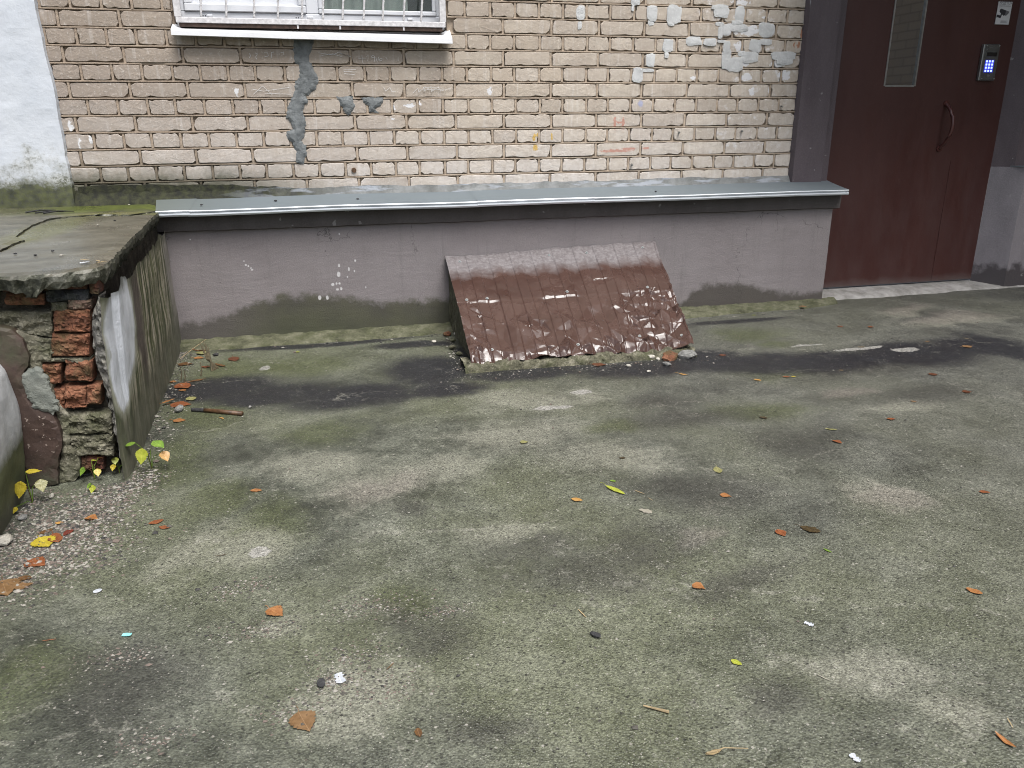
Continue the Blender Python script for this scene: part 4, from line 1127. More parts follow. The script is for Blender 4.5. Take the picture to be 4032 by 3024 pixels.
M['far'] = m_far()
B().box(-.45, 3.556, .0, .25, 2.1825, 9.0).obj('upper_brickwork', M['far'], wall)
B().box(3.558, 5.6, .02, .25, 2.56, 9.0).obj('upper_brickwork', M['far'], wall)
wing = B().box(6.35, 6.7, -3.6, .2, 0, 9.0)
tag(wing.obj('brick_wing', M['far']), 'beige brick wing beyond the entrance, seen reflected in the door glass', 'wall')

# cement repairs
def smear(P, seed, parent=wall):
    R = resample(P, .006, .0055, seed)
    R2 = R
    return solid_patch(R2, .010, lambda u, v, d: (u, -.0004 - min(.0065, d * .5) - .0026 * fbm(u * 34, v * 34, seed, 5), v), lambda u, v: (u, .012, v), seed).obj('cement_patch', M['smear'], wall, smooth=False)


smear(SMEAR, 1)['label'] = 'long crooked grey cement smear running down below the window sill'
smear(SMEAR_A, 2)['label'] = 'small triangular grey cement patch'
smear(SMEAR_B, 3)['label'] = 'small notched grey cement patch, right of the triangular one'

def putty(cx, cz, rx, rz, i):
    R = []
    for k in range(26):
        a = 2 * math.pi * k / 26
        q = 1 + .22 * nz(math.cos(a) * 1.3 + i * 3, math.sin(a) * 1.3, i) + .12 * nz(math.cos(a) * 4 + i, math.sin(a) * 4, i)
        e = .55                                      # boxy ellipse: trowelled patches
        R.append((cx + rx * q * math.copysign(abs(math.cos(a)) ** e, math.cos(a)), cz + rz * q * math.copysign(abs(math.sin(a)) ** e, math.sin(a))))
    d0 = .0024 + .0006 * (i % 5)
    solid_patch(R, .014, lambda u, v, d: (u, -d0 - min(.0012, d * .2) - .0012 * fbm(u * 22, v * 22, i), v), lambda u, v: (u, .006, v), i).obj('putty_patch', M['putty'], wall)


for i, q in enumerate(PAINT_GREY):
    putty(*q, i)

# cement fillet where the wall meets the ledge
top = []
x = -.45
while x < 3.56:
    hh = .742 + .012 * nz(x * 2.3, 0, 7) + .007 * nz(x * 9, 0, 3) + .004 * nz(x * 30, 0, 3)
    hh += .035 * max(0, min(1, (.75 - x) / .5))
    top.append((x, hh))
    x += .012
fp = [(-.45, .66)] + top + [(3.56, .735), (3.56, .66)]
fp = resample(fp, .02, 0, 1)
solid_patch(fp, .02, lambda u, v, d: (u, -.0025 - .028 * max(0, min(1, (.745 - v) / .06)) ** 1.3 - .003 * fbm(u * 20, v * 20, 2), v), lambda u, v: (u, .015, v), 4).obj('cement_fillet', M['fillet'], wall)

# chalk strokes
for s in CHALK:
    b = B()
    P = resample(s, .004, .0006, 3, closed=False) + [s[-1]]
    for i in range(len(P) - 1):
        a, c = Vector(P[i]), Vector(P[i + 1])
        t = (c - a).normalized() * .0008 if (c - a).length > 1e-6 else Vector((.001, 0))
        nn = Vector((-t.y, t.x)) * 1.15
        a, c = a - t * .4, c + t * .4
        b.add([(a.x + nn.x, -.0042, a.y + nn.y), (c.x + nn.x, -.0042, c.y + nn.y), (c.x - nn.x, -.0042, c.y - nn.y), (a.x - nn.x, -.0042, a.y - nn.y)], [(0, 1, 2, 3)])
    b.obj('chalk_stroke', M['chalk'], wall)
b = B()
b.tube([(1.018, .004, .825), (1.018, -.006, .825)], .0125, 14)
b.obj('rusty_pipe_end', M['bark'], wall)
for px, pz in ((2.555, .825), (2.83, .995), (3.22, .998), (3.46, 1.13)):
    B().tube([(px, .004, pz), (px - .004, -.018, pz - .004)], .005, 8).obj('nail', M['steel'], wall)

# white plastered wall on the left
def ww(u, v):
    z = .62 + 8.4 * v ** 2.2
    e = -.318 + .006 * nz(z * 7, 0, 2) + .004 * nz(z * 30, 0, 2) - .012 * max(0, min(1, (z - 1.2) / .3))
    x = e - 3.7 * (1 - u) ** 2
    return (x, -.03 + .004 * fbm(x * 5, z * 5, 6) + (.014 if u > .999 else 0), z)


wb = B().grid(90, 150, ww)
wb.grid(1, 150, lambda u, v: (ww(1, v)[0] + .004 * u, ww(1, v)[1] + .05 * u, ww(1, v)[2]))
tag(wb.obj('plastered_wall', M['whitewall'], smooth=False), 'white plastered wall with green and black growth along its foot', 'wall')

# ------------------------------------------------------------------ plinth with metal ledge
pl = thing('plinth', 'mauve-grey painted plinth with damp foot and galvanised ledge under the brickwork', 'plinth', (1.9, -.2, 0))
def pface(u, v):
    x, z = .02 + 3.715 * u, -.02 + .60 * v
    return (x, -.20 + .0035 * fbm(x * 3, z * 3, 2, 3) + .001 * fbm(x * 22, z * 22, 5), z)


b = B().grid(190, 32, pface)
b.grid(6, 32, lambda u, v: (3.735, -.20 + .26 * u + .0035 * fbm(3.735 * 3, (-.02 + .6 * v) * 3, 2, 3) * (1 - u), -.02 + .60 * v))
b.obj('plaster_face', M['plinth'], pl, smooth=True)
def frz(u, v):
    x = .06 + 3.705 * u
    zb = .567 + .004 * nz(x * 3, 0, 3) + .003 * nz(x * 13, 0, 3)
    P = [(-.199, zb - .004), (-.222, zb + .003), (-.224, .60), (-.224, .662)]
    k = min(2, int(v * 3)); t = v * 3 - k
    return (x, P[k][0] + (P[k + 1][0] - P[k][0]) * t, P[k][1] + (P[k + 1][1] - P[k][1]) * t)


b = B().grid(180, 3, frz)
b.add([(3.765, -.224, .57), (3.765, .05, .57), (3.765, .05, .655), (3.765, -.224, .655)], [(0, 1, 2, 3)])
b.add([(3.735, -.2, .57), (3.735, .05, .57), (3.765, .05, .57), (3.765, -.2, .57)], [(0, 1, 2, 3)])
b.obj('frieze', M['frieze'], pl)
PRO = [(.01, .7085), (-.14, .692), (-.280, .676), (-.2865, .6745), (-.2885, .6715), (-.2830, .6615), (-.2900, .6590), (-.2905, .6545), (-.2860, .6465), (-.22, .6465)]
def flash(x0, x1, dz, l=0.0, r=0.0):
    bb = B()
    n = max(2, int((x1 - x0) / .05))
    def fn(u, v):
        k = min(len(PRO) - 2, int(v * (len(PRO) - 1) + 1e-6)); t = v * (len(PRO) - 1) - k
        y = PRO[k][0] + (PRO[k + 1][0] - PRO[k][0]) * t
        z = PRO[k][1] + (PRO[k + 1][1] - PRO[k][1]) * t
        x = x0 + (x1 - x0) * u
        if u == 0: x += l * (-y)
        if u == 1: x += r * (-y)
        z += .0035 * nz(x * 1.6, 0, 9) + .0012 * nz(x * 8, 0, 9) - .008 * (x < .24) * (.24 - x)
        return (x, y - dz, z + dz)
    bb.grid(n, len(PRO) - 1, fn)
    if x1 > 3.7:
        bb.grid(1, len(PRO) - 1, lambda u, v: (lambda p: (p[0], p[1], p[2] if u == 0 else .646))(fn(1, v)))
    return bb.obj('ledge_flashing', M['zinc'], pl)


flash(.045, .236, .0016, .15)
flash(.226, 1.62, .0)
flash(1.612, 2.24, .0016)
flash(2.232, 3.815, .0, 0, -.22)

# ------------------------------------------------------------------ door surround, door, right-hand wall
js = thing('door_surround', 'dark mauve plastered jamb standing on the ledge left of the door', 'door frame', (3.68, 0, .70))
B().grid(1, 60, lambda u, v: (3.548 + .010 * u + .005 * nz(v * 40, 0, 3) * (1 - u), .004 - .036 * u, .69 + 1.9 * v)).grid(8, 60, lambda u, v: (3.558 + .19 * u, -.032 - .006 * u + .003 * fbm(u * 2, v * 18, 3), .69 + 1.9 * v)).grid(1, 60, lambda u, v: (3.748 + .002 * u, -.038 + .06 * u, .69 + 1.9 * v)).obj('jamb_plaster', M['jamb'], js, smooth=True)
B().box(3.752, 3.806, -.012, .06, .02, 2.2, .003).obj('steel_frame', M['jamb'], js)
B().box(3.752, 5.02, -.012, .06, 2.2, 2.56, .003).obj('steel_frame', M['jamb'], js)

DY = .030
dr = thing('entrance_door', 'dark maroon steel entrance door with narrow glass pane and bow handle', 'door', (4.42, DY, .035))
def leaf_face(x0, x1, z0, z1, nu=24, nv=40):
    return lambda u, v: (x0 + (x1 - x0) * u, DY + .0022 * fbm((x0 + (x1 - x0) * u) * 2.4, (z0 + (z1 - z0) * v) * 1.3, 4, 3), z0 + (z1 - z0) * v)


GX0, GX1, GZ0, GZ1 = 4.145, 4.357, 1.240, 1.98
b = B()
for a, c, e, f in ((3.809, GX0, .04, 2.195), (GX1, 5.012, .04, 2.195), (GX0, GX1, .04, GZ0), (GX0, GX1, GZ1, 2.195)):
    b.grid(max(2, int((c - a) / .05)), max(2, int((f - e) / .05)), leaf_face(a, c, e, f))
b.box(3.809, 5.012, DY + .004, DY + .05, .04, GZ0 - .01)
b.obj('door_leaf', M['door'], dr, smooth=True)
B().box(GX0 - .004, GX0 + .006, DY - .004, DY + .02, GZ0, GZ1).box(GX1 - .006, GX1 + .004, DY - .004, DY + .02, GZ0, GZ1).box(GX0 + .006, GX1 - .006, DY - .004, DY + .02, GZ0 - .004, GZ0 + .006).obj('pane_frame', M['steel'], dr)
B().box(GX0 - .01, GX1 + .01, DY + .006, DY + .012, GZ0 - .01, GZ1 + .01).obj('pane', M['doorglass'], dr)
B().box(4.70, 4.7025, DY - .0028, DY + .004, .045, .80).obj('sheet_seam', M['door'], dr)
hp = [(4.60, DY - .004, .878)] + [(4.60 + .012 * math.sin(math.pi * t), DY - .008 - .06 * math.sin(math.pi * t) ** .7, .885 + .25 * t) for t in [i / 14 for i in range(15)]] + [(4.60, DY - .004, 1.142)]
hd = B().tube(hp, [.012] + [.0105] * 15 + [.012], 10).obj('handle', M['handle'], dr, smooth=True)
for z in (.878, 1.142):
    B().tube([(4.60, DY + .002, z), (4.60, DY - .008, z)], .019, 12).obj('handle_rosette', M['handle'], hd)

# intercom
ix0, ix1, iz0, iz1 = 4.786, 4.900, 1.272, 1.477
ic = thing('intercom', 'steel door intercom with blue lit keypad on the maroon door', 'intercom', (4.843, DY, 1.272))
bpl = B().box(ix0, ix1, DY - .022, DY + .001, iz0, iz1, .003).obj('backplate', M['steel'], ic)
B().box(ix0 + .011, ix1 - .003, DY - .0255, DY - .0215, iz0 + .003, iz1 - .003, .001).obj('faceplate', M['darksteel'], ic)
B().box(ix0 + .025, ix1 - .018, DY - .0275, DY - .0250, 1.408, 1.430, .0008).obj('display', M['black'], ic)
kfd = B().box(ix0 + .022, ix1 - .027, DY - .0270, DY - .0250, 1.318, 1.388, .0008).obj('key_field', M['keyfield'], ic)
for r in range(4):
    for c in range(3):
        kx, kz = ix0 + .032 + .0205 * c, 1.380 - .0178 * r
        B().box(kx - .0062, kx + .0062, DY - .0300, DY - .0268, kz - .0056, kz + .0056, .0015).obj('key', M['key'], kfd)
arc = [(ix0 + .058 - .042 * math.cos(t), DY - .0265, 1.437 + .022 * math.sin(t)) for t in [.15 + i * .16 for i in range(10)]]
B().tube(arc, .0012, 6).obj('speaker_rim', M['steel'], ic)
B().tube([(ix0 + .06, DY - .0245, 1.298), (ix0 + .06, DY - .0285, 1.298)], .0085, 14).obj('key_reader', M['steel'], ic)
for sx in (ix0 + .016, ix1 - .008):
    for sz in (iz0 + .010, iz1 - .010):
        B().tube([(sx, DY - .0245, sz), (sx, DY - .0285, sz)], .0036, 10).obj('screw', M['screw'], bpl)


def text_mesh(body, width, name):
    cu = bpy.data.curves.new(name, 'FONT')
    cu.body = body
    cu.align_x = 'CENTER'
    cu.size = 1
    to = bpy.data.objects.new(name, cu)
    COL.objects.link(to)
    bpy.context.view_layer.update()
    me = bpy.data.meshes.new_from_object(to.evaluated_get(bpy.context.evaluated_depsgraph_get()))
    bpy.data.objects.remove(to, do_unlink=True)
    xs = [q.co.x for q in me.vertices] or [0, 1]
    k = width / max(1e-6, max(xs) - min(xs))
    return me, k


nx0, nx1, nz0_, nz1_ = 4.851, 4.949, 1.587, 1.711
nt = thing('notice', 'white notice with a security camera picture above the intercom on the door', 'notice', ((nx0 + nx1) / 2, DY, nz0_))
ncx = (nx0 + nx1) / 2
brd = B().box(nx0, nx1, DY - .006, DY - .001, nz0_, nz1_, .0008).obj('board', M['paper'], nt)
for body, wdt, z, vs_ in (('ВЕДЕТСЯ', .084, 1.6955, 1.45), ('ВИДЕОНАБЛЮДЕНИЕ', .080, 1.6845, 1.0), ):
    me, k = text_mesh(body, wdt, 'lettering')
    me.materials.clear(); me.materials.append(M['greyink'])
    me.transform(Matrix.Translation((ncx, DY - .0068, z)) @ Matrix.Rotation(rad(90), 4, 'X') @ Matrix.Diagonal((k, k * vs_, 1, 1)))
    link('lettering', me, brd)
def npoly(P, m, name, d=.0068):
    B().prism([(nx0 + (nx1 - nx0) * a, nz0_ + (nz1_ - nz0_) * b_) for a, b_ in P], DY - d, DY - d + .0006, 'y').obj(name, m, brd)


npoly([(.18, .66), (.26, .69), (.62, .62), (.60, .42), (.50, .38), (.16, .55)], M['ink'], 'camera_body')
npoly([(.62, .62), (.86, .57), (.84, .50), (.70, .40), (.58, .38), (.60, .42)], M['greyink'], 'camera_lens_hood', .0072)
npoly([(.30, .50), (.38, .47), (.34, .34), (.24, .36)], M['ink'], 'camera_arm', .0070)
npoly([(.0, .42), (.14, .42), (.34, .36), (.30, .27), (.06, .32), (.0, .30)], M['ink'], 'camera_bracket', .0074)
for i in range(3):
    npoly([(.36, .165 - .04 * i), (.86 - .1 * (i == 1), .165 - .04 * i), (.86 - .1 * (i == 1), .145 - .04 * i), (.36, .145 - .04 * i)], M['greyink'], 'fine_print_line')

# wall to the right of the door
rw = thing('right_wall', 'mauve splayed wall foot and dark wall right of the maroon door', 'wall', (5.4, 0, 0))
def splay(u, v, x0=5.012, y0=.03, x1=5.138, y1=-.118, z1=.762):
    x, y, z = x0 + (x1 - x0) * u, y0 + (y1 - y0) * u, -.01 + (z1 + .01) * v
    d = .003 * fbm(u * 3, z * 4, 2)
    return (x - d, y - d, z)


b = B().grid(8, 30, splay)
b.grid(12, 30, lambda u, v: (5.138 + .9 * u, -.118 + .003 * fbm(u * 8, v * 3, 2) * min(1, u * 9) - (.003 * fbm(3, (-.01 + .772 * v) * 4, 2)) * (1 - min(1, u * 9)), -.01 + .772 * v))
b.add([(5.012, .03, .762), (5.138, -.118, .762), (6.038, -.118, .762), (6.038, .05, .762)], [(0, 1, 2, 3)])
b.obj('plinth_plaster', M['rplinth'], rw, smooth=True)
b = B().grid(6, 40, lambda u, v: splay(u, v, 5.016, .034, 5.10, -.062, 2.6)).grid(6, 40, lambda u, v: (5.10 + .95 * u, -.062, 2.6 * v))
b.obj('wall_plaster', M['jamb'], rw, smooth=True)
B().prism([(5.13, -.135), (6.04, -.135), (6.04, -.05), (5.08, -.05)], .7645, .7695).obj('ledge_flashing', M['zinc'], rw)
tag(B().box(3.4, 5.9, -1.25, .0, 2.60, 2.75, .01).obj('door_canopy', M['canopy']), 'concrete canopy slab over the entrance, just above the picture', 'canopy')

# ------------------------------------------------------------------ window, grille and sill
wi = thing('window', 'white plastic window behind the bars at the top left', 'window', (.88, .05, 1.5))
WY = .055
def wbar(x0, x1, z0, z1, y0=WY, d=.05, name='frame', m='pvc'):
    return B().box(x0, x1, y0, y0 + d, z0, z1, .004).obj(name, M[m], wi)


wfr = wbar(.243, 1.527, 1.50, 1.566)
wbar(.243, .285, 1.566, 2.176)
wbar(1.485, 1.527, 1.566, 2.176)
wbar(.845, .905, 1.566, 2.176, name='mullion')
sb = B().box(.285, .845, WY + .012, WY + .03, 1.566, 2.176).obj('left_panel', M['pvc'], wi)
for q in ((.285, .845, 1.566, 1.60), (.285, .32, 1.60, 2.176), (.81, .845, 1.60, 2.176)):
    wbar(*q, y0=WY - .010, d=.022, name='sash')
for q in ((.905, 1.485, 1.566, 1.588), (.905, .926, 1.588, 2.176), (1.466, 1.485, 1.588, 2.176)):
    wbar(*q, y0=WY - .006, d=.03, name='sash')
B().box(.926, 1.466, WY + .012, WY + .016, 1.588, 2.176).obj('pane', M['glass'], wi)
for x, z in ((.395, 1.548), (.862, 1.548), (1.352, 1.550)):
    B().box(x - .013, x + .013, WY - .006, WY + .001, z - .006, z + .006, .002).obj('drain_cap', M['pvc'], wfr)
for x in (.37, .80):
    for k in (-1, 1):
        B().tube([(x + k * .005, WY - .0012, 1.548), (x + k * .005, WY + .002, 1.548)], .0025, 8).obj('drain_hole', M['black'], wfr)
B().grid(70, 2, lambda u, v: (.93 + .42 * u, WY + .055 + .010 * math.sin(u * 46), 1.5 + .68 * v)).obj('curtain', M['curtain'], wi, smooth=True)
B().add([(.2, .5, 1.45), (1.6, .5, 1.45), (1.6, .5, 2.2), (.2, .5, 2.2), (.2, .11, 1.45), (1.6, .11, 1.45), (1.6, .11, 2.2), (.2, .11, 2.2)],
        [(0, 1, 2, 3), (0, 1, 5, 4), (3, 2, 6, 7), (1, 2, 6, 5), (0, 3, 7, 4)]).obj('room', M['dark_room'], wi)
hp_ = thing('houseplant', 'dark drooping houseplant standing behind the window glass', 'plant', (1.17, .13, 1.51))
for i in range(9):
    a = -1.35 + 2.7 * i / 8
    P = [(1.17 + .07 * math.sin(a) * t, .128 + .012 * math.cos(i * 2.1) * t, 1.565 + .075 * t - .085 * t * t * (.35 + abs(math.sin(a)))) for t in [k / 8 for k in range(9)]]
    B().tube(P, [.0018 + .002 * math.sin(math.pi * k / 8) for k in range(9)], 5).obj('leaf', M['dark_room'], hp_)
B().tube([(1.17, .128, 1.51), (1.17, .128, 1.57)], .006, 6).obj('stem', M['dark_room'], hp_)

gr = thing('window_grille', 'white painted grille of ribbed steel bars in front of the window', 'grille', (.88, -.012, 1.5))
B().box(.25, 1.520, -.022, -.002, 1.508, 1.532, .002).obj('bottom_rail', M['whiterust'], gr)
B().box(.246, .276, -.020, .002, 1.532, 2.18, .002).obj('side_rail', M['whiterust'], gr)
B().box(1.492, 1.524, -.020, .002, 1.532, 2.18, .002).obj('side_rail', M['whiterust'], gr)
bx = [.362, .475, .601, .710, .822, .920, 1.014, 1.115, 1.208, 1.311, 1.398]
for i, x in enumerate(bx):
    n = 60
    P = [(x + .0095 * (t / n) * 8 * .9, -.012, 1.531 + .65 * t / n) for t in range(n + 1)]
    b = B().tube(P, .0052, 8)
    b.tube([(x + .0855 * (t / 160) * .8 + .0056 * math.cos(t * .85), -.012 + .0056 * math.sin(t * .85), 1.531 + .65 * t / 160) for t in range(161)], .0009, 4)
    b.obj('bar', M['whiterust'], gr, smooth=True)
sl = thing('window_sill', 'white metal window sill dipping towards its right end', 'window sill', (.88, -.04, 1.44))
def sill(u, v):
    x = .228 + 1.318 * u
    dp = -.020 * u
    P = [(.03, 1.492 + .3 * dp), (-.055, 1.4745 + dp), (-.0565, 1.473 + dp), (-.062, 1.4705 + dp), (-.064, 1.450 + dp), (-.058, 1.448 + dp), (-.03, 1.452 + dp)]
    k = min(5, int(v * 6 + 1e-6)); t = v * 6 - k
    y = P[k][0] + (P[k + 1][0] - P[k][0]) * t
    z = P[k][1] + (P[k + 1][1] - P[k][1]) * t
    lift = .02 * max(0, 1 - u / .035) + .024 * max(0, 1 - (1 - u) / .03)
    return (x, y, z + lift * max(0, min(1, (y + .06) / .06)) + .0012 * nz(x * 6, y * 9, 3))


B().grid(90, 6, sill).obj('sheet', M['white'], sl, smooth=False)
B().box(.262, 1.505, -.016, .03, 1.4905, 1.5075).obj('rusty_batten', M['rustwood'], sl)
bat = sl.children[-1]
for x in (.80, 1.0, 1.31):
    B().box(x - .004, x + .004, -.0185, -.0155, 1.491, 1.507).obj('paint_run', M['whiterust'], bat)

# ------------------------------------------------------------------ crumpled metal cover leaning on the plinth
TL, TR = Vector((1.447, -.205, .388)), Vector((2.620, -.205, .420))
BL, BR = Vector((1.432, -.990, .048)), Vector((2.492, -1.018, .050))
NRM = (TR - TL).cross(BL - TL).normalized()
if NRM.z < 0: NRM = -NRM
NU, NV = 300, 150
uu, vv = np.meshgrid(np.linspace(0, 1, NU + 1), np.linspace(0, 1, NV + 1))


def facets(n, seed, dens, amp):
    """folded-paper relief: random points with random heights, joined by flat triangles"""
    r = random.Random(seed)
    P, H = [], []
    while len(P) < n:
        u, v = r.uniform(-.06, 1.06), r.uniform(-.06, 1.06)
        if r.random() < dens(u, v):
            P.append((u * 1.35, v)); H.append(r.gauss(0, 1) * amp(u, v))
    for q in ((-.3, -.3), (1.7, -.3), (1.7, 1.3), (-.3, 1.3)):
        P.append(q); H.append(0)
    res = delaunay_2d_cdt([Vector(p) for p in P], [], [], 0, 1e-7)
    V = np.array([(p.x, p.y) for p in res[0]])
    O = [o[0] if o else 0 for o in res[3]]
    Hh = np.array([H[o] for o in O])
    X, Y = uu.ravel() * 1.35, vv.ravel()
    out = np.zeros(X.shape)
    for f in res[2]:
        a, b, c = V[list(f)]
        m = np.where((X >= min(a[0], b[0], c[0])) & (X <= max(a[0], b[0], c[0])) & (Y >= min(a[1], b[1], c[1])) & (Y <= max(a[1], b[1], c[1])))[0]
        if not len(m): continue
        d = (b[1] - c[1]) * (a[0] - c[0]) + (c[0] - b[0]) * (a[1] - c[1])
        if abs(d) < 1e-12: continue
        l1 = ((b[1] - c[1]) * (X[m] - c[0]) + (c[0] - b[0]) * (Y[m] - c[1])) / d
        l2 = ((c[1] - a[1]) * (X[m] - c[0]) + (a[0] - c[0]) * (Y[m] - c[1])) / d
        l3 = 1 - l1 - l2
        k = (l1 > -1e-6) & (l2 > -1e-6) & (l3 > -1e-6)
        out[m[k]] = (l1 * Hh[f[0]] + l2 * Hh[f[1]] + l3 * Hh[f[2]])[k]
    return out.reshape(uu.shape)


def crush(u, v):
    a = .17 + .36 * max(0, min(1, (v - .45) / .15))
    a += 1.0 * max(0, min(1, (u - .70) / .12)) * max(0, min(1, (v - .42) / .12))
    a += .5 * max(0, min(1, (.12 - u) / .08)) * max(0, min(1, (v - .5) / .1))
    a += .5 * max(0, min(1, (v - .9) / .05))
    return min(1.3, a)


W_ = np.clip(np.sin(2 * np.pi * (uu * 10 + .1)) * 5, -1, 1) * .0017
W_ -= .0015 * np.exp(-((np.abs(((uu * 20 + .2) % 1) - .5) - .5) / .07) ** 2)
W_ += .008 * np.clip(1 - np.abs(vv - .5) / .5, 0, 1)
_st = np.clip((vv - .505 + .012 * np.sin(uu * 3.1 + 1)) / .016, 0, 1)
W_ -= .0065 * _st * (.25 + .75 * np.clip(np.sin(uu * 17) * 1.5 + .4, 0, 1)) * np.clip(1 - (vv - .505) / .25, 0, 1)
W_ -= (.024 + .012 * np.sin(uu * 13 + 1) * np.sin(uu * 5)) * np.clip((vv - .925 + .015 * np.sin(uu * 23)) / .075, 0, 1) ** 1.15
W_ += facets(260, 5, lambda u, v: .25 + .75 * crush(u, v), lambda u, v: .0105 * crush(u, v))
W_ += facets(560, 8, lambda u, v: .08 + .92 * min(1, crush(u, v)), lambda u, v: .0040 * crush(u, v) ** 1.3)
W_ += facets(60, 12, lambda u, v: 1, lambda u, v: .0022)


def sheet_pt(u, v, w):
    p = TL * (1 - u) * (1 - v) + TR * u * (1 - v) + BL * (1 - u) * v + BR * u * v
    return p + NRM * w


sv, suv = [], []
for j in range(NV + 1):
    for i in range(NU + 1):
        u, v = uu[j, i], vv[j, i]
        p = sheet_pt(u, v, W_[j, i])
        if u > .93:
            p.x += (.010 * nz(v * 9, 0, 3) + .006 * nz(v * 26, 0, 3)) * (u - .93) / .07
        if v > .95:
            p.y += (.008 * nz(u * 9, 0, 6) + .004 * nz(u * 40, 0, 6)) * (v - .95) / .05
        if v < .04:
            p.z += .004 * nz(u * 7, 0, 2)
        sv.append(p); suv.append((u, v))
sf = [(j * (NU + 1) + i, (j + 1) * (NU + 1) + i, (j + 1) * (NU + 1) + i + 1, j * (NU + 1) + i + 1) for j in range(NV) for i in range(NU)]
cov = thing('metal_cover', 'crumpled brown ribbed metal sheet screwed over a basement opening', 'metal sheet', (2.0, -.6, 0))
sme = mesh_data('sheet', sv, sf, M['sheet'], smooth=False)
uvl = sme.uv_layers.new(name='uv')
li = np.zeros(len(sme.loops), dtype=np.int32)
sme.loops.foreach_get('vertex_index', li)
uvl.data.foreach_set('uv', np.array(suv, dtype=np.float32)[li].ravel())
so = link('sheet', sme, cov)
md = so.modifiers.new('thickness', 'SOLIDIFY')
md.thickness = .0012
md.offset = -1
scr = B().tube([(0, 0, 0), (0, 0, .0012)], .0085, 12).tube([(0, 0, .001), (0, 0, .0065)], .0048, 6)
scm = None
for u, v in ((.06, .07), (.475, .07), (.655, .075), (.93, .075), (.045, .475), (.135, .48), (.50, .475), (.885, .47), (.10, .915), (.48, .92), (.765, .90), (.965, .905)):
    i, j = int(u * NU), int(v * NV)
    if scm is None:
        so2 = scr.obj('screw', M['screw'], cov, local=True)
        scm = so2.data
    else:
        so2 = link('screw', scm, cov, None, False)
    so2.location = sheet_pt(u, v, W_[j, i] + .001) - Vector((2.0, -.6, 0))
    so2.rotation_euler = NRM.to_track_quat('Z', 'Y').to_euler()


def rough_bar(fn, nu, nv, mat, name, parent):
    return B().grid(nu, nv, fn).obj(name, mat, parent, smooth=False)


kb = thing('concrete_kerb', 'crumbling mossy concrete kerb under the brown metal sheet', 'kerb', (2.0, -.95, 0))
def kerb_front(u, v):
    x = 1.40 + 1.10 * u
    prof = [(-1.025, -.004), (-1.012, .018), (-.99, .032), (-.90, .034), (-.86, .0)]
    k = min(3, int(v * 4 + 1e-6)); t = v * 4 - k
    y = prof[k][0] + (prof[k + 1][0] - prof[k][0]) * t
    z = prof[k][1] + (prof[k + 1][1] - prof[k][1]) * t
    y += -.022 * u + .014 * nz(x * 6, 0, 4) + .010 * nz(x * 21, z * 30, 4) + .012 * max(0, nz(x * 13, 1, 1))
    return (x + .01 * nz(v * 9, u * 60, 2), y, z + (.013 * fbm(x * 26, y * 26, 3, 5) if .1 < v < .95 else 0))


rough_bar(kerb_front, 260, 24, M['kerb'], 'front_kerb', kb)
for x0, x1 in ((1.462, 1.53), (2.43, 2.50)):
    def cheek(u, v, x0=x0, x1=x1):
        y = -.2 - .79 * u
        zt = max(.01, .372 - .345 * u - .02)
        P = [(x0, -.005), (x0, zt), (x1, zt), (x1, -.005)]
        k = min(2, int(v * 3 + 1e-6)); t = v * 3 - k
        x = P[k][0] + (P[k + 1][0] - P[k][0]) * t
        z = P[k][1] + (P[k + 1][1] - P[k][1]) * t
        return (x + .006 * fbm(y * 14, z * 14, x0), y, z - .01 * abs(fbm(y * 9, x * 20, 2)) * (z > .02))
    rough_bar(cheek, 60, 24, M['kerb'], 'side_kerb', kb)
rk = random.Random(4)

def pebble(r, s, seed, flat=.65):
    rr = random.Random(seed)
    import bmesh
    bm = bmesh.new()
    bmesh.ops.create_icosphere(bm, subdivisions=2, radius=.5)
    ax = (rr.uniform(.8, 1.3), rr.uniform(.6, 1), rr.uniform(.45, .7) if flat is None else flat)
    vs_ = []
    for v in bm.verts:
        k = 1 + .35 * nz(v.co.x * 2.2 + seed, v.co.y * 2.2, v.co.z * 2.2) + .1 * nz(v.co.x * 7, v.co.y * 7 + seed, v.co.z * 7)
        vs_.append((v.co.x * ax[0] * k * s, v.co.y * ax[1] * k * s, v.co.z * ax[2] * k * s))
    f_ = [tuple(v.index for v in f.verts) for f in bm.faces]
    bm.free()
    return vs_, f_


M['palestone'] = m_rough('pale_stone', [(.35, (.3, .28, .24)), (.55, (.42, .4, .35)), (.7, (.55, .52, .46))], 40, .6)
M['greystone'] = m_rough('grey_stone', [(.35, (.1, .1, .095)), (.55, (.19, .19, .18)), (.7, (.3, .3, .29))], 40, .6)
M['blackstone'] = m_rough('black_stone', [(.35, (.015, .015, .016)), (.55, (.03, .03, .032)), (.7, (.06, .06, .06))], 40, .6)
SL = ['pale angular stone touching the front of the metal cover', 'pale flat stone in front of the metal cover', 'grey lump of mortar in front of the metal cover', 'small pale stone chip near the grey lump of mortar',
      'small pale chip farthest in front of the metal cover', 'dark stone lying on the pale threshold by the door', 'dark flat stone in the centre foreground', 'pale broken shell-like stone at the left edge of the picture',
      'bluish pebble on the gravel near the left edge', 'grey pebble at the thick end of the twig', 'small black stone right of the dry stalk', 'small grey pebble beyond the thin end of the twig',
      'mossy stone at the front left corner of the metal cover', 'reddish stone left of the metal cover by the plinth', 'white lump of mortar left of the metal cover', 'white chip on the moss left of the metal cover',
      'round blue-grey pebble under the yellow seedling', 'light pebble beside the foot of the crumbling wall', 'dark stone in the gravel hollow in the foreground']
SM = ['palestone', 'palestone', 'greystone', 'palestone', 'palestone', 'blackstone', 'blackstone', 'palestone', 'greystone', 'greystone', 'blackstone', 'greystone', 'kerb', 'red', 'palestone', 'palestone', 'greystone', 'palestone', 'blackstone']
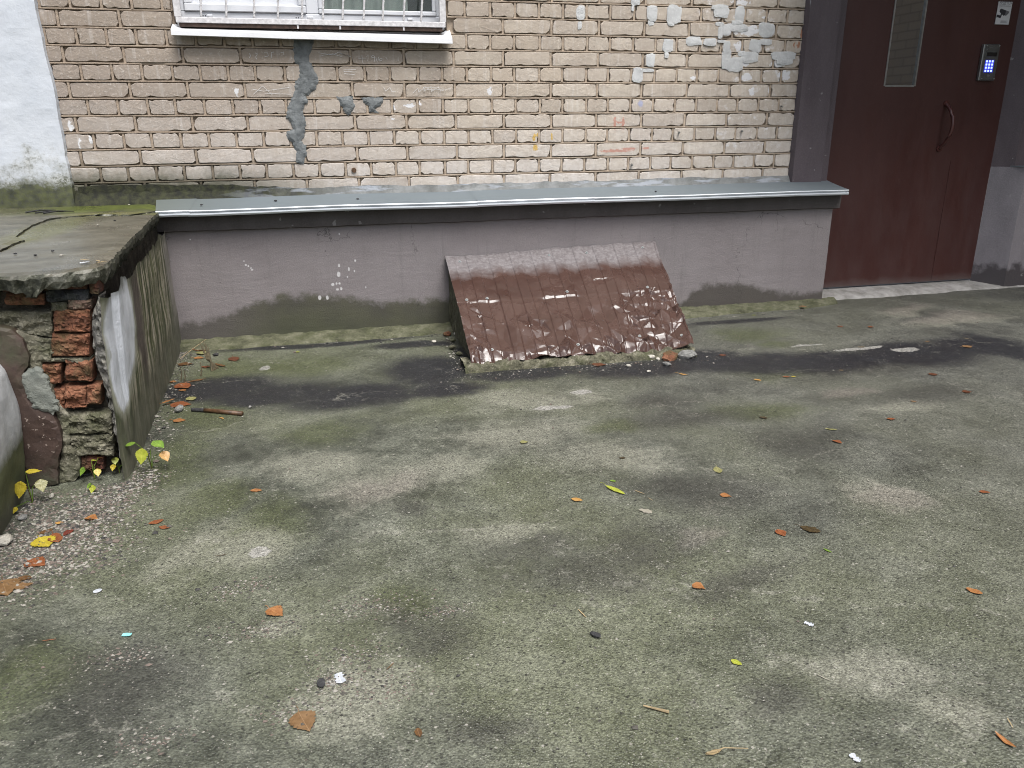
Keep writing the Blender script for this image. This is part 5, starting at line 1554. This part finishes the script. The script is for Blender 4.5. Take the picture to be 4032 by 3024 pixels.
for i, (x, y, s) in enumerate(STONES):
    v, f = pebble(rk, s * (.75 if i in (6, 18) else .9), 20 + i, .3 if i in (6, 18) else .6)
    o = mk('stone', v, f, M[SM[i]], local=True)
    o.location = (x, y, gz(x, y) + s * .2)
    o.rotation_euler = (0, 0, rk.uniform(0, 6))
    tag(o, SL[i], 'stone', 'loose stones')
for i, (x, y, s, m, lab) in enumerate(((2.36, -1.045, .085, 'red', 'orange brick fragment under the right end of the metal cover'), (2.455, -1.04, .085, 'greystone', 'pale grey mortar lump under the front right corner of the metal cover'),
                                       (2.27, -1.03, .04, 'palestone', 'pinkish stone left of the orange brick fragment'), (1.405, -.62, .06, 'kerb', 'mossy rubble piece beside the left side of the metal cover'),
                                       (1.42, -.74, .055, 'kerb', 'mossy rubble lump lower along the left side of the metal cover'), (1.43, -.49, .05, 'kerb', 'mossy rubble bit high along the left side of the metal cover'))):
    v, f = pebble(rk, s * (.6 if i > 2 else 1), 60 + i, .55)
    o = mk('stone', v, f, M[m], local=True)
    o.location = (x, y, .012)
    tag(o, lab, 'stone', 'loose stones')

# ------------------------------------------------------------------ low crumbling wall on the left
lw = thing('crumbling_wall', 'low crumbling wall with broken red bricks and a cracked mossy slab on top', 'low wall', (-.2, -1.0, 0))
b = B()
b.grid(60, 40, lambda u, v: (-1.2 + 1.345 * u, -1.735 + .022 * fbm(u * 16, v * 9, 3), .62 * v))
b.grid(30, 20, lambda u, v: (.145 - .085 * u, -1.735 + 1.7 * u, .62 * v))
b.grid(1, 1, lambda u, v: (-1.2 + (1.33 - .085 * v) * u, -1.74 + 1.74 * v, .595))
b.obj('wall_core', M['core'], lw)
MB = dict(red='red', slate='slate', dark='darkbrick', pink='pink', mossy='stone', stone='stone')
for i, (kind, a, b_, c, d) in enumerate(FRONT_BRICKS):
    q = [Vector(p) for p in (a, b_, c, d)]
    w, h = (q[1] - q[0]).length, (q[3] - q[0]).length
    nu, nv = max(5, int(w / .0042)), max(4, int(h / .0042))
    yf = -1.785 + (.008 if kind in ('dark', 'slate') else 0) + .006 * nz(i * 3.7, 1)
    amp = .010 if kind != 'stone' else .015
    def blk(u, v, q=q, yf=yf, amp=amp, i=i, w=w, h=h):
        p = (q[0] * (1 - u) + q[1] * u) * (1 - v) + (q[3] * (1 - u) + q[2] * u) * v
        e = min(u * w, (1 - u) * w, v * h, (1 - v) * h)
        rd_ = max(0, .008 - e) / .008
        n = amp * .7 * fbm(p.x * 26 + i * 5, p.y * 34, i, 5) + .005 * round(2.2 * nz(p.x * 22 + i, p.y * 48, i) + .8 * nz(p.x * 80, p.y * 120, i)) + .003 * abs(nz(p.x * 90, p.y * 140, i))
        cx = (q[0] + q[2]) / 2
        k = 1 - .05 * rd_ * (.5 + nz(p.x * 40, p.y * 40, i))
        return (cx.x + (p.x - cx.x) * k, yf - n + .007 * rd_ ** 2, cx.y + (p.y - cx.y) * k)
    g_ = B().grid(nu, nv, blk)
    # sides running back into the wall
    rim = [(i_ / nu, 0) for i_ in range(nu)] + [(1, j / nv) for j in range(nv)] + [(1 - i_ / nu, 1) for i_ in range(nu)] + [(0, 1 - j / nv) for j in range(nv)]
    R0 = [blk(*p) for p in rim]
    n = len(R0)
    g_.add(R0 + [(x, -1.715, z) for x, y, z in R0], [(k, (k + 1) % n, n + (k + 1) % n, n + k) for k in range(n)])
    g_.obj('brick' if kind not in ('stone', 'mossy', 'pink') else 'stone', M[MB[kind]], lw, smooth=False)


def front_layer(P, y0, th, m, name, seed, step=.012, jit=.006, rough=.006, lab=None, fr=26):
    R = resample(P, step, jit, seed)
    o = solid_patch(R, step, lambda u, v, d: (u, y0 + max(0, .008 - d) * .6 - rough * fbm(u * fr, v * fr, seed), v), [lambda u, v: (u, y0 + th * .5 + .004 * nz(u * 60, v * 60, seed), v), lambda u, v: (u, y0 + th, v)], seed).obj(name, m, lw)
    if lab: o['label'] = lab
    return o


def m_brown():
    g = SG('brown_flaking_paint', .62)
    x, y, z = g.xyz()
    xz = g.comb(x, z)
    col = g.mix(g.mr(g.noise(14, 5, .65, xz), .35, .65), (.042, .026, .021), (.078, .05, .04))
    col = g.mix(g.ma('MULTIPLY', g.mr(z, .30, .42), g.mr(g.noise(12, 4, .6, xz), .35, .6)), col, (.062, .06, .035))
    fl = g.ma('MULTIPLY', g.mr(g.blobs(xz, [(-.035, .17, .045, .09)]), 1.3, .7), g.mr(g.noise(60, 3, .6, xz), .63, .66))
    col = g.mix(fl, col, (.34, .28, .24))
    col = g.mix(g.ma('MULTIPLY', g.mr(z, .12, .02), g.mr(g.noise(20, 4, .6, xz), .4, .6)), col, (.06, .06, .04))
    return g.done(col, g.bump(g.noise(70, 5, .7), .35, .004))


front_layer(RUBBLE_EDGE, -1.792, .06, M['stone'], 'rubble_render', 5, .010, .006, .012)
front_layer(BROWN_PLASTER, -1.812, .05, m_brown(), 'brown_render', 6, .014, .004, .004, 'dark brown painted render remnant', 12)
front_layer(GREY_PATCH, -1.817, .014, M['greypatch'], 'grey_render_patch', 7, .007, .007, .005, 'pale teal-grey render patch with mossy rim', 16)

# render on the right-hand side with its thick broken edge
ZL = [(0, .172), (.08, .165), (.14, .166), (.24, .164), (.31, .157), (.39, .148), (.45, .150), (.52, .160), (.57, .186), (.63, .190)]
ZR = [(0, .181), (.08, .182), (.196, .186), (.27, .188), (.389, .190), (.468, .192), (.566, .205), (.63, .205)]
def interp(T, z):
    return float(np.interp(z, [t[0] for t in T], [t[1] for t in T]))


PATH = [(.085, -.10), (.100, -.20), (.118, -.45), (.142, -.85), (.163, -1.25), (.180, -1.60)]
def shell_pt(u, v):
    z = -.01 + (.588 + .022 * nz(u * 9, 3, 3) + .014 * nz(u * 31, 3, 3)) * v
    xr = interp(ZR, max(0, z))
    P = PATH + [(xr + .004, -1.74), (xr + .002, -1.79), (xr - .006, -1.818)]
    ys = [p[1] for p in P]
    s = u ** .8
    L = np.cumsum([0] + [math.hypot(P[i + 1][0] - P[i][0], P[i + 1][1] - P[i][1]) for i in range(len(P) - 1)])
    t = s * L[-1]
    x, y = float(np.interp(t, L, [p[0] for p in P])), float(np.interp(t, L, ys))
    x += .030 * (z / .6) * max(0, min(1, (-y - .2) / 1.2)) * (0 if y < -1.7 else 1) * min(1, (y + 1.8) / .15 if y < -1.65 else 1)
    return (x + .004 * fbm(y * 6, z * 6, 3) + .0015 * fbm(y * 30, z * 12, 8), y, z)


b = B().grid(110, 60, shell_pt)
b.obj('side_render', M['shell'], lw, smooth=True)
def broken(u, v):
    p = shell_pt(1, v)
    z = p[2]
    xl = interp(ZL, max(0, z)) + .006 * nz(z * 40, 0, 2)
    x = p[0] + (xl - p[0]) * u
    n = 0 if u == 0 else 1
    return (x, -1.818 + .03 * u ** 1.4 + n * (.016 * fbm(x * 34, z * 30, 4, 5) + .008 * nz(z * 60, u * 5, 1)), z)


b = B().grid(10, 90, broken)
b.grid(2, 90, lambda u, v: (lambda p: (p[0] + .004 * u, p[1] + .07 * u, p[2]))(broken(1, v)))
b.obj('broken_edge', M['shelledge'], lw)

# the piece of rendered wall that comes forward at the left edge of the picture
def m_left():
    g = SG('white_and_green_render', .8)
    x, y, z = g.xyz()
    p2 = g.comb(y, z)
    n = g.noise(12, 5, .65, p2)
    col = g.mix(g.mr(g.noise(8, 5, .7, p2), .35, .65), (.42, .43, .44), (.56, .57, .58))
    col = g.mix(g.mr(g.ma('ADD', z, g.ma('MULTIPLY', n, .1)), .27, .22, 0, .95), col, g.mix(g.mr(g.noise(10, 4, .6, p2), .35, .65), (.06, .075, .022), (.11, .12, .045)))
    col = g.mix(g.mr(g.ma('ADD', z, g.ma('MULTIPLY', n, .1)), .13, .08, 0, .8), col, (.085, .085, .062))
    # weathered concrete where it is not a rendered side face
    nn = g.xyz(g.node('ShaderNodeNewGeometry').outputs['Normal'])
    oth = g.mr(nn[0], .62, .35)
    col = g.mix(oth, col, g.mix(g.mr(n, .35, .65), (.05, .052, .035), (.12, .118, .09)))
    return g.done(col, g.bump(g.noise(60, 5, .7), .4, .005))


SEC = [(-.098, -.01), (-.085, .08), (-.070, .18), (-.064, .26), (-.068, .33), (-.080, .385), (-.105, .42), (-.16, .45), (-.5, .47)]
LS = np.cumsum([0] + [math.hypot(SEC[i + 1][0] - SEC[i][0], SEC[i + 1][1] - SEC[i][1]) for i in range(len(SEC) - 1)])
def lp(u, v):
    t = v ** 1.4 * LS[-1]
    x, z = float(np.interp(t, LS, [q[0] for q in SEC])), float(np.interp(t, LS, [q[1] for q in SEC]))
    y = -1.845 - .95 * u
    return (x + .03 * min(1, u * 3) + .005 * fbm(y * 8, z * 8, 3), y + .01 * nz(z * 20, 0, 1) * (u == 0), z + .3 * u * max(0, z - .3))


b = B().grid(60, 60, lp)
_cap = [lp(1, k / 60) for k in range(61)]
b.add(_cap + [(-.5, _cap[0][1], -.01)], [tuple(range(62))])
_lf = [lp(k / 60, 1) for k in range(61)]
b.add(_lf + [(p[0], p[1], -.01) for p in _lf], [(k, k + 1, 62 + k, 61 + k) for k in range(60)])
b.grid(2, 60, lambda u, v: (lambda p: (p[0] - .01 * u, p[1] + .04 * u, p[2]))(lp(0, v)))
b.obj('front_render', m_left(), lw, smooth=True)

# cracked slab on top, in two pieces
def ztop(x, y, k=0):
    return .662 + .016 * (y + 1.9) / 1.9 + k + .003 * fbm(x * 4, y * 4, 2, 3)


def slab(P, k, seed, name):
    R = resample(P, .014, .004, seed)
    cxm = -.3
    def und(u, v, dz, ins):
        uu_ = u - ins if u > .05 else u
        vv_ = v + ins if v < -1.7 else v
        n = .5 + .5 * nz(u * 9, v * 9, seed) + .4 * nz(u * 26, v * 26, seed) + .45 * nz(u * 61, v * 61, seed)
        return (uu_ + .005 * nz(u * 40, v * 40, dz * 50), vv_ + .016 * nz(u * 40, v * 40, 5 + dz * 50), ztop(u, v, k) - dz * (.7 + .7 * n))
    return solid_patch(R, .03, lambda u, v, d: (u, v, ztop(u, v, k) - max(0, .012 - d) ** 1.5 * 4), [lambda u, v: und(u, v, .014, -.003), lambda u, v: und(u, v, .032, -.001), lambda u, v: und(u, v, .052, .012), lambda u, v: und(u, v, .060, .06)], seed).obj(name, M['slab'], lw)


CR = [(-1.2, -1.62), (-.6, -1.58), (-.33, -1.52)] + [tuple(p) for p in CRACK]
EDGE = [(.103, -.30), (.116, -.55), (.140, -.83), (.163, -1.20), (.186, -1.475), (.204, -1.65), (.205, -1.745), (.19, -1.80), (.163, -1.815), (.133, -1.835), (.094, -1.85), (.04, -1.85), (-.04, -1.845), (-.09, -1.84), (-.4, -1.83), (-1.2, -1.83)]
slab([(x, y - .011) for x, y in CR[:-1]] + [(.088, -.262)] + EDGE, .0, 3, 'slab_piece')['label'] = 'bare brown front piece of the cracked slab'
slab(list(reversed(CR)) + [(-1.2, -.005), (.035, -.005), (.06, -.12)], .007, 4, 'slab_piece')['label'] = 'green mossy back piece of the cracked slab'

# ------------------------------------------------------------------ leaves and litter
def leaf_mesh(shape, L, seed, mat, curl=.3):
    r = random.Random(seed)
    n = 16 if shape == 'birch' else 12
    cols = (-1, -.6, -.25, 0, .25, .6, 1)
    v, f = [], []
    c1, c2, tw = r.uniform(-.1, .35) * curl, r.uniform(.1, .6) * curl, r.uniform(-.5, .5) * curl
    bx_ = r.uniform(-.15, .15)
    for i in range(n + 1):
        t = i / n
        if shape == 'birch':
            w = float(np.interp(t, [0, .05, .12, .24, .38, .55, .74, .89, 1], [.01, .12, .26, .37, .40, .34, .20, .08, .0]))
            w *= 1 + (.13 if i % 2 else -.06)
        elif shape == 'willow':
            w = .13 * math.sin(math.pi * t) ** .8
        elif shape == 'straw':
            w = .045 * (.6 + .4 * math.sin(math.pi * t))
        elif shape == 'oval':
            w = .29 * math.sin(math.pi * t) ** .7 * (1 + .1 * r.uniform(-1, 1))
        elif shape == 'disc':
            w = .42 * math.sqrt(max(0, 1 - (2 * t - 1) ** 2))
        else:
            w = r.uniform(.18, .36) * (1 if 0 < i < n else .4)
        for c in cols:
            x = (t - .5) * L
            wl = w * (1 + .15 * nz(t * 5, c * 2, seed))
            y = c * wl * L + bx_ * L * (t - .5) ** 2
            z = L * (c1 * (2 * t - 1) ** 2 * .4 + c2 * abs(c) ** 1.5 * wl * .7 + tw * c * wl * (t - .5)) + L * .03 * nz(t * 4, c * 2, seed + 3)
            v.append((x, y, z))
    k = len(cols)
    for i in range(n):
        for j in range(k - 1):
            f.append((i * k + j, i * k + j + 1, (i + 1) * k + j + 1, (i + 1) * k + j))
    zm = min(q[2] for q in v)
    v = [(x, y, z - zm) for x, y, z in v]
    return v, f


for i, (x, y, L, rot, sh, co, lab) in enumerate(LITTER):
    L = max(.02, min(.085, L * (1.05 if sh in ('birch', 'oval') and L < .06 else .92)))
    cat = {'straw': 'stalk', 'scrap': 'paper scrap', 'chip': 'bark chip', 'disc': 'shell'}.get(sh, 'leaf')
    nm = {'straw': 'dry_stalk', 'scrap': 'paper_scrap', 'chip': 'bark_chip', 'disc': 'white_disc'}.get(sh, 'fallen_leaf')
    v, f = leaf_mesh(sh, L, 40 + i, None, .8 if 'curled' in lab or 'crumpled' in lab else (.12 if 'wet' in lab or 'flat' in lab else .35))
    loc = Vector((x, y, gz(x, y) + (.004 if y > -.4 else .0022)))
    if 'on the cement strip' in lab: loc.z += .012
    if 'standing against' in lab: loc.z += .01
    if sh in ('birch', 'oval', 'willow') and L > .045:
        t = thing(nm, lab, cat, loc, 'fallen leaves')
        t.rotation_euler = (0, 0, rot)
        o = mk('blade', v, f, LEAF[co], t, smooth=True, local=True)
        zz = v[3][2]
        B().tube([(-.5 * L, 0, zz + .0004), (-.64 * L, .03 * L, .004), (-.8 * L, .02 * L, .002)], .0007, 5).obj('stalk', LEAF[co], t, local=True)
    else:
        o = mk(nm, v, f, LEAF[co], smooth=True, local=True)
        o.location = loc
        o.rotation_euler = (0, 0, rot)
        tag(o, lab, cat, 'fallen leaves' if cat == 'leaf' else None)

for i, (x, y, lab) in enumerate(((.62, -.15, 'black crumb lying on the left part of the metal ledge'), (.28, -.2, 'small black crumb at the left end of the metal ledge'),
                                 (1.02, -.17, 'black crumb on the metal ledge below the cement smear'), (2.62, -.2, 'black crumb on the metal ledge right of the middle'))):
    v, f = pebble(rk, .014, 500 + i, .5)
    o = mk('crumb', v, f, M['blackstone'], local=True)
    o.location = (x, y, .7085 + y * .112 + .004)
    tag(o, lab, 'crumb', 'crumbs on the ledge')
tw = [(x, y, .009) for x, y in TWIG]
tg = thing('twig', 'short brown twig lying by the crumbling wall', 'twig', (.38, -1.26, 0))
B().tube([tw[0], tw[1]], [.008, .0085], 8).obj('bark_end', M['blackstone'], tg)
B().tube([tw[1], tw[2], tw[3]], [.0082, .0088, .0092], 10).obj('peeled_stem', M['bark'], tg, smooth=True)
sm = thing('lime_bract', 'pale lime seed bract with a thin stalk at the bottom right of centre', 'seed bract', (1.43, -3.274, 0))
S = [Vector((x, y, .006)) for x, y in SAMARA]
B().tube(S, [.0014, .0012, .001, .0008], 6).obj('stalk', M['straw'], sm)
v, f = leaf_mesh('willow', .035, 5, None)
o = mk('bract', v, f, LEAF['tan'], sm, True, True); o.location = (0, 0, .004); o.rotation_euler = (0, 0, .1)
tag(B().tube([(x, y, .004) for x, y in TWIG2], [.0015, .002, .003], 6).obj('dry_stalk', M['straw']), 'thin forked dry stalk in the bottom foreground', 'stalk')
st = thing('dry_weed', 'rotten dark weed stalks standing in the plinth corner', 'plant', (.30, -.68, 0))
for i in range(5):
    a = .012 * i
    B().tube([(.300 + .006 * i, -.69 + .01 * i, 0), (.296 - .004 * i, -.66, .05), (.288 - .010 * i, -.63 + .01 * i, .10 + .012 * (i % 3))], [.004, .0035, .0015], 6).obj('stalk', M['drystalk'], st)
for i, (x, y) in enumerate(((.185, -.80), (.205, -.84), (.26, -.75))):
    B().tube([(x, y, 0), (x + .006, y + .01, .03), (x + .002, y + .02, .06)], [.003, .0025, .001], 6).obj('stalk', M['drystalk'], st)
tag(B().tube([(.13, -.46, .006), (.18, -.38, .03), (.235, -.31, .055)], [.0018, .0016, .001], 5).obj('dry_stalk', M['straw']), 'straight straw stalk leaning over the leaves in the plinth corner', 'stalk')

# slab debris
for i, (x, y) in enumerate(SLABSTUFF):
    if i in (2, 3, 4, 8):
        v, f = leaf_mesh('scrap' if i == 3 else 'willow', .035 if i != 3 else .03, 300 + i, None, .3)
        o = mk('fallen_leaf' if i != 3 else 'paint_chip', v, f, LEAF['tan' if i != 3 else 'white'], smooth=True, local=True)
        tag(o, ['', '', 'pale dry leaf near the front corner of the slab', 'white paint chip near the front corner of the slab', 'small dry leaf right of the white chip on the slab', '', '', '', 'tiny dry leaf at the very corner of the slab'][i], 'leaf' if i != 3 else 'paint chip')
    else:
        v, f = pebble(rk, .012 if i != 6 else .02, 400 + i, .4)
        o = mk('stone', v, f, M['blackstone' if i in (0, 1, 6, 10, 12) else 'palestone'], local=True)
        tag(o, ['dark clod on the left front of the slab', 'rusty dark chip in the middle of the slab', '', '', '', 'white chip on the mossy rear of the slab', 'dark clod among twigs at the rear of the slab', 'small pale chip on the slab', '',
                'pale chip on the green moss of the slab', 'small black chip on the slab beside the middle chip', 'white speck in the centre of the slab', 'black crumb near the crack on the slab'][i], 'stone', 'crumbs on the slab')
    o.location = (x, y, ztop(x, y, .007 if y > -.4 else 0) + .004)
    o.rotation_euler = (0, 0, i * 1.3)
for i, (x0, y0, a) in enumerate(((-.45, -.30, .25), (-.40, -.33, -.35), (-.36, -.36, .05))):
    tag(B().tube([(x0, y0, .688), (x0 + .06 * math.cos(a), y0 + .06 * math.sin(a), .695), (x0 + .12 * math.cos(a + .2), y0 + .12 * math.sin(a + .2), .690)], [.004, .0035, .002], 6).obj('twig', M['blackstone']),
        ('leftmost dark rotten twig at the back of the slab', 'middle dark rotten twig at the back of the slab by the white wall', 'rightmost dark rotten twig at the back of the slab, nearest the moss')[i], 'twig', 'rotten twigs on the slab')

# ------------------------------------------------------------------ seedlings
def seedling(loc, label, leaves, h):
    t = thing('seedling', label, 'seedling', (loc[0], loc[1], gz(*loc)), 'seedlings at the wall foot')
    for i, (dx, dy, dz, s, yaw, tilt, co, sh) in enumerate(leaves):
        tip = Vector((dx, dy, dz))
        B().tube([(0, 0, 0), (dx * .25, dy * .25, max(.01, dz * .65)), tip], [.0013, .0011, .0008], 5).obj('stem', M['bark'] if i == 0 else LEAF['green'], t, local=True)
        v, f = leaf_mesh('birch', s, 700 + i + int(abs(loc[0]) * 1000), None, .25)
        o = mk('leaf', [(x + s * .5, y, z) for x, y, z in v], f, LEAF[co], t, True, True)
        o.location = tip
        o.rotation_euler = (0, tilt, yaw)


Dn = -1.9     # heading towards the camera
seedling(SEEDS[0], 'largest seedling with green and yellow leaves beside the crumbling wall', [(-.01, -.03, .085, .052, Dn, 1.15, 'yellowgreen', 0), (.02, -.01, .098, .048, -.7, .35, 'green', 0), (-.03, -.02, .10, .04, 3.3, .1, 'green', 0), (.045, -.02, .065, .04, -1.0, .8, 'amber', 0)], .1)
seedling(SEEDS[1], 'yellow seedling at the left edge below the brown render', [(-.005, -.03, .085, .05, Dn, 1.15, 'yellow', 0), (.0, .0, .10, .042, .1, .1, 'yellow', 0), (.035, -.005, .075, .04, -1.2, 1.0, 'olive', 0), (-.02, -.06, .02, .022, Dn, .7, 'yellow', 0)], .1)
seedling(SEEDS[2], 'small seedling with one green leaf in front of the lowest bricks', [(-.02, -.01, .05, .03, Dn - .4, .95, 'green', 0), (.015, -.01, .04, .026, Dn + .6, .9, 'yellow', 0), (.0, .0, .065, .02, .6, .3, 'yellowgreen', 0), (.02, 0, .07, .018, 1.2, .3, 'amber', 0)], .06)
seedling(SEEDS[3], 'small yellow seedling at the corner of the peeling render', [(-.008, -.01, .038, .024, Dn, .9, 'yellow', 0), (-.004, .0, .056, .026, Dn + .4, .8, 'yellowgreen', 0), (.02, -.005, .035, .02, -.9, .8, 'amber', 0)], .05)
seedling(SEEDS[4], 'tiny pale green sprout on the gravel in front of the bricks', [(.004, -.01, .022, .026, Dn, .95, 'yellowgreen', 0), (-.004, -.004, .026, .02, Dn - .5, .8, 'green', 0)], .03)

# ------------------------------------------------------------------ grit and gravel (nobody could count it)
rg = np.random.RandomState(3)
OCT = np.array([(1, 0, 0), (0, 1, 0), (-1, 0, 0), (0, -1, 0), (0, 0, 1), (0, 0, -1)], float)
OF = np.array([(0, 1, 4), (1, 2, 4), (2, 3, 4), (3, 0, 4), (1, 0, 5), (2, 1, 5), (3, 2, 5), (0, 3, 5)])


def grit(name, P, S, mi, mats):
    n = len(P)
    V = np.repeat(OCT[None], n, 0) * rg.uniform(.6, 1.25, (n, 6, 3))
    a = rg.uniform(0, 6.28, n)
    c, s = np.cos(a)[:, None], np.sin(a)[:, None]
    x, y = V[:, :, 0] * c - V[:, :, 1] * s, V[:, :, 0] * s + V[:, :, 1] * c
    V = np.stack([x, y * .8, V[:, :, 2] * .55], -1) * S[:, None, None]
    V += P[:, None, :]
    F = (OF[None] + 6 * np.arange(n)[:, None, None]).reshape(-1, 3)
    me = mesh_data(name, V.reshape(-1, 3).tolist(), F.tolist(), mats, False, np.repeat(mi, 8).tolist())
    o = link(name, me)
    return o


M['grit_white'] = plain('grit_white', (.27, .255, .225), .8, 0, .25, 60)
M['grit_pink'] = plain('grit_pink', (.14, .112, .095), .85, 0, .3, 60)
M['grit_grey'] = plain('grit_grey', (.075, .07, .06), .85, 0, .3, 60)
M['grit_dark'] = plain('grit_dark', (.035, .034, .032), .8, 0, .3, 8)
MATS = [M['grit_white'], M['grit_pink'], M['grit_grey'], M['grit_dark']]
pts, sz = [], []
for k, (cx, cy, rx, ry) in enumerate(GRAVEL):
    n = int(min(2600, 1500 * (rx * ry) / .02 + 120))
    if k >= 8: rx, ry, n = rx * 1.5, ry * 1.6, int(n * 1.5)
    q = rg.normal(0, .55, (n, 2)) * (rx, ry) + (cx, cy)
    pts.append(q); sz.append((rg.gamma(2.2, .0011, n) + .0009) * (1 if k < 8 else .62))
pts, sz = np.concatenate(pts), np.concatenate(sz)
def clear(p):
    x, y = p[:, 0], p[:, 1]
    inside = ((x < np.interp(y, [-1.85, -.2], [.19, .10])) & (y > -1.83)) | ((x < -.075) & (y < -1.80)) | (y > -.20)
    return ~inside
k = clear(pts)
pts, sz = pts[k], sz[k]
P3 = np.array([(x, y, gz(x, y) + s * .15) for (x, y), s in zip(pts, sz)])
tag(grit('gravel', P3, sz, rg.choice(4, len(P3), p=[.3, .3, .26, .14]), MATS), 'pale loose gravel and grit by the crumbling wall and in hollows', 'gravel', None, 'stuff')
n = 2600
q = np.stack([rg.uniform(-.1, 5.2, n), -3.4 + 3.2 * rg.uniform(0, 1, n)], -1)
k = clear(q) & ~((q[:, 0] > 1.4) & (q[:, 0] < 2.55) & (q[:, 1] > -1.0))
q = q[k]
s = rg.gamma(1.6, .0008, len(q)) + .0008
# thicker along the foot of the plinth and around the cover
e = np.stack([rg.uniform(.1, 3.6, 500), -.24 - np.abs(rg.normal(0, .12, 500))], -1)
e2 = np.stack([rg.uniform(1.35, 2.6, 260), -1.05 - np.abs(rg.normal(0, .05, 260))], -1)
e3 = np.stack([.19 + np.abs(rg.normal(0, .05, 700)), rg.uniform(-1.85, -.25, 700)], -1)
e3[:, 0] -= np.interp(e3[:, 1], [-1.85, -.2], [0, .08])
e4 = np.stack([1.43 - np.abs(rg.normal(0, .04, 200)), rg.uniform(-1.0, -.3, 200)], -1)
E_ = np.concatenate([e, e2, e3, e4])
E_ = E_[clear(E_) & ~((E_[:, 0] > 1.46) & (E_[:, 0] < 2.5) & (E_[:, 1] > -1.0))]
q = np.concatenate([q, E_]); s = np.concatenate([s, rg.gamma(1.9, .0012, len(E_)) + .0009])
P3 = np.array([(x, y, gz(x, y) + t * .3 + (.022 * max(0, 1 - (-.2 - y) / .13) if y > -.33 and x > .1 else 0)) for (x, y), t in zip(q, s)])
tag(grit('grit', P3, s, rg.choice(4, len(P3), p=[.46, .18, .12, .24]), MATS), 'white and dark grit scattered over the concrete', 'grit', None, 'stuff')
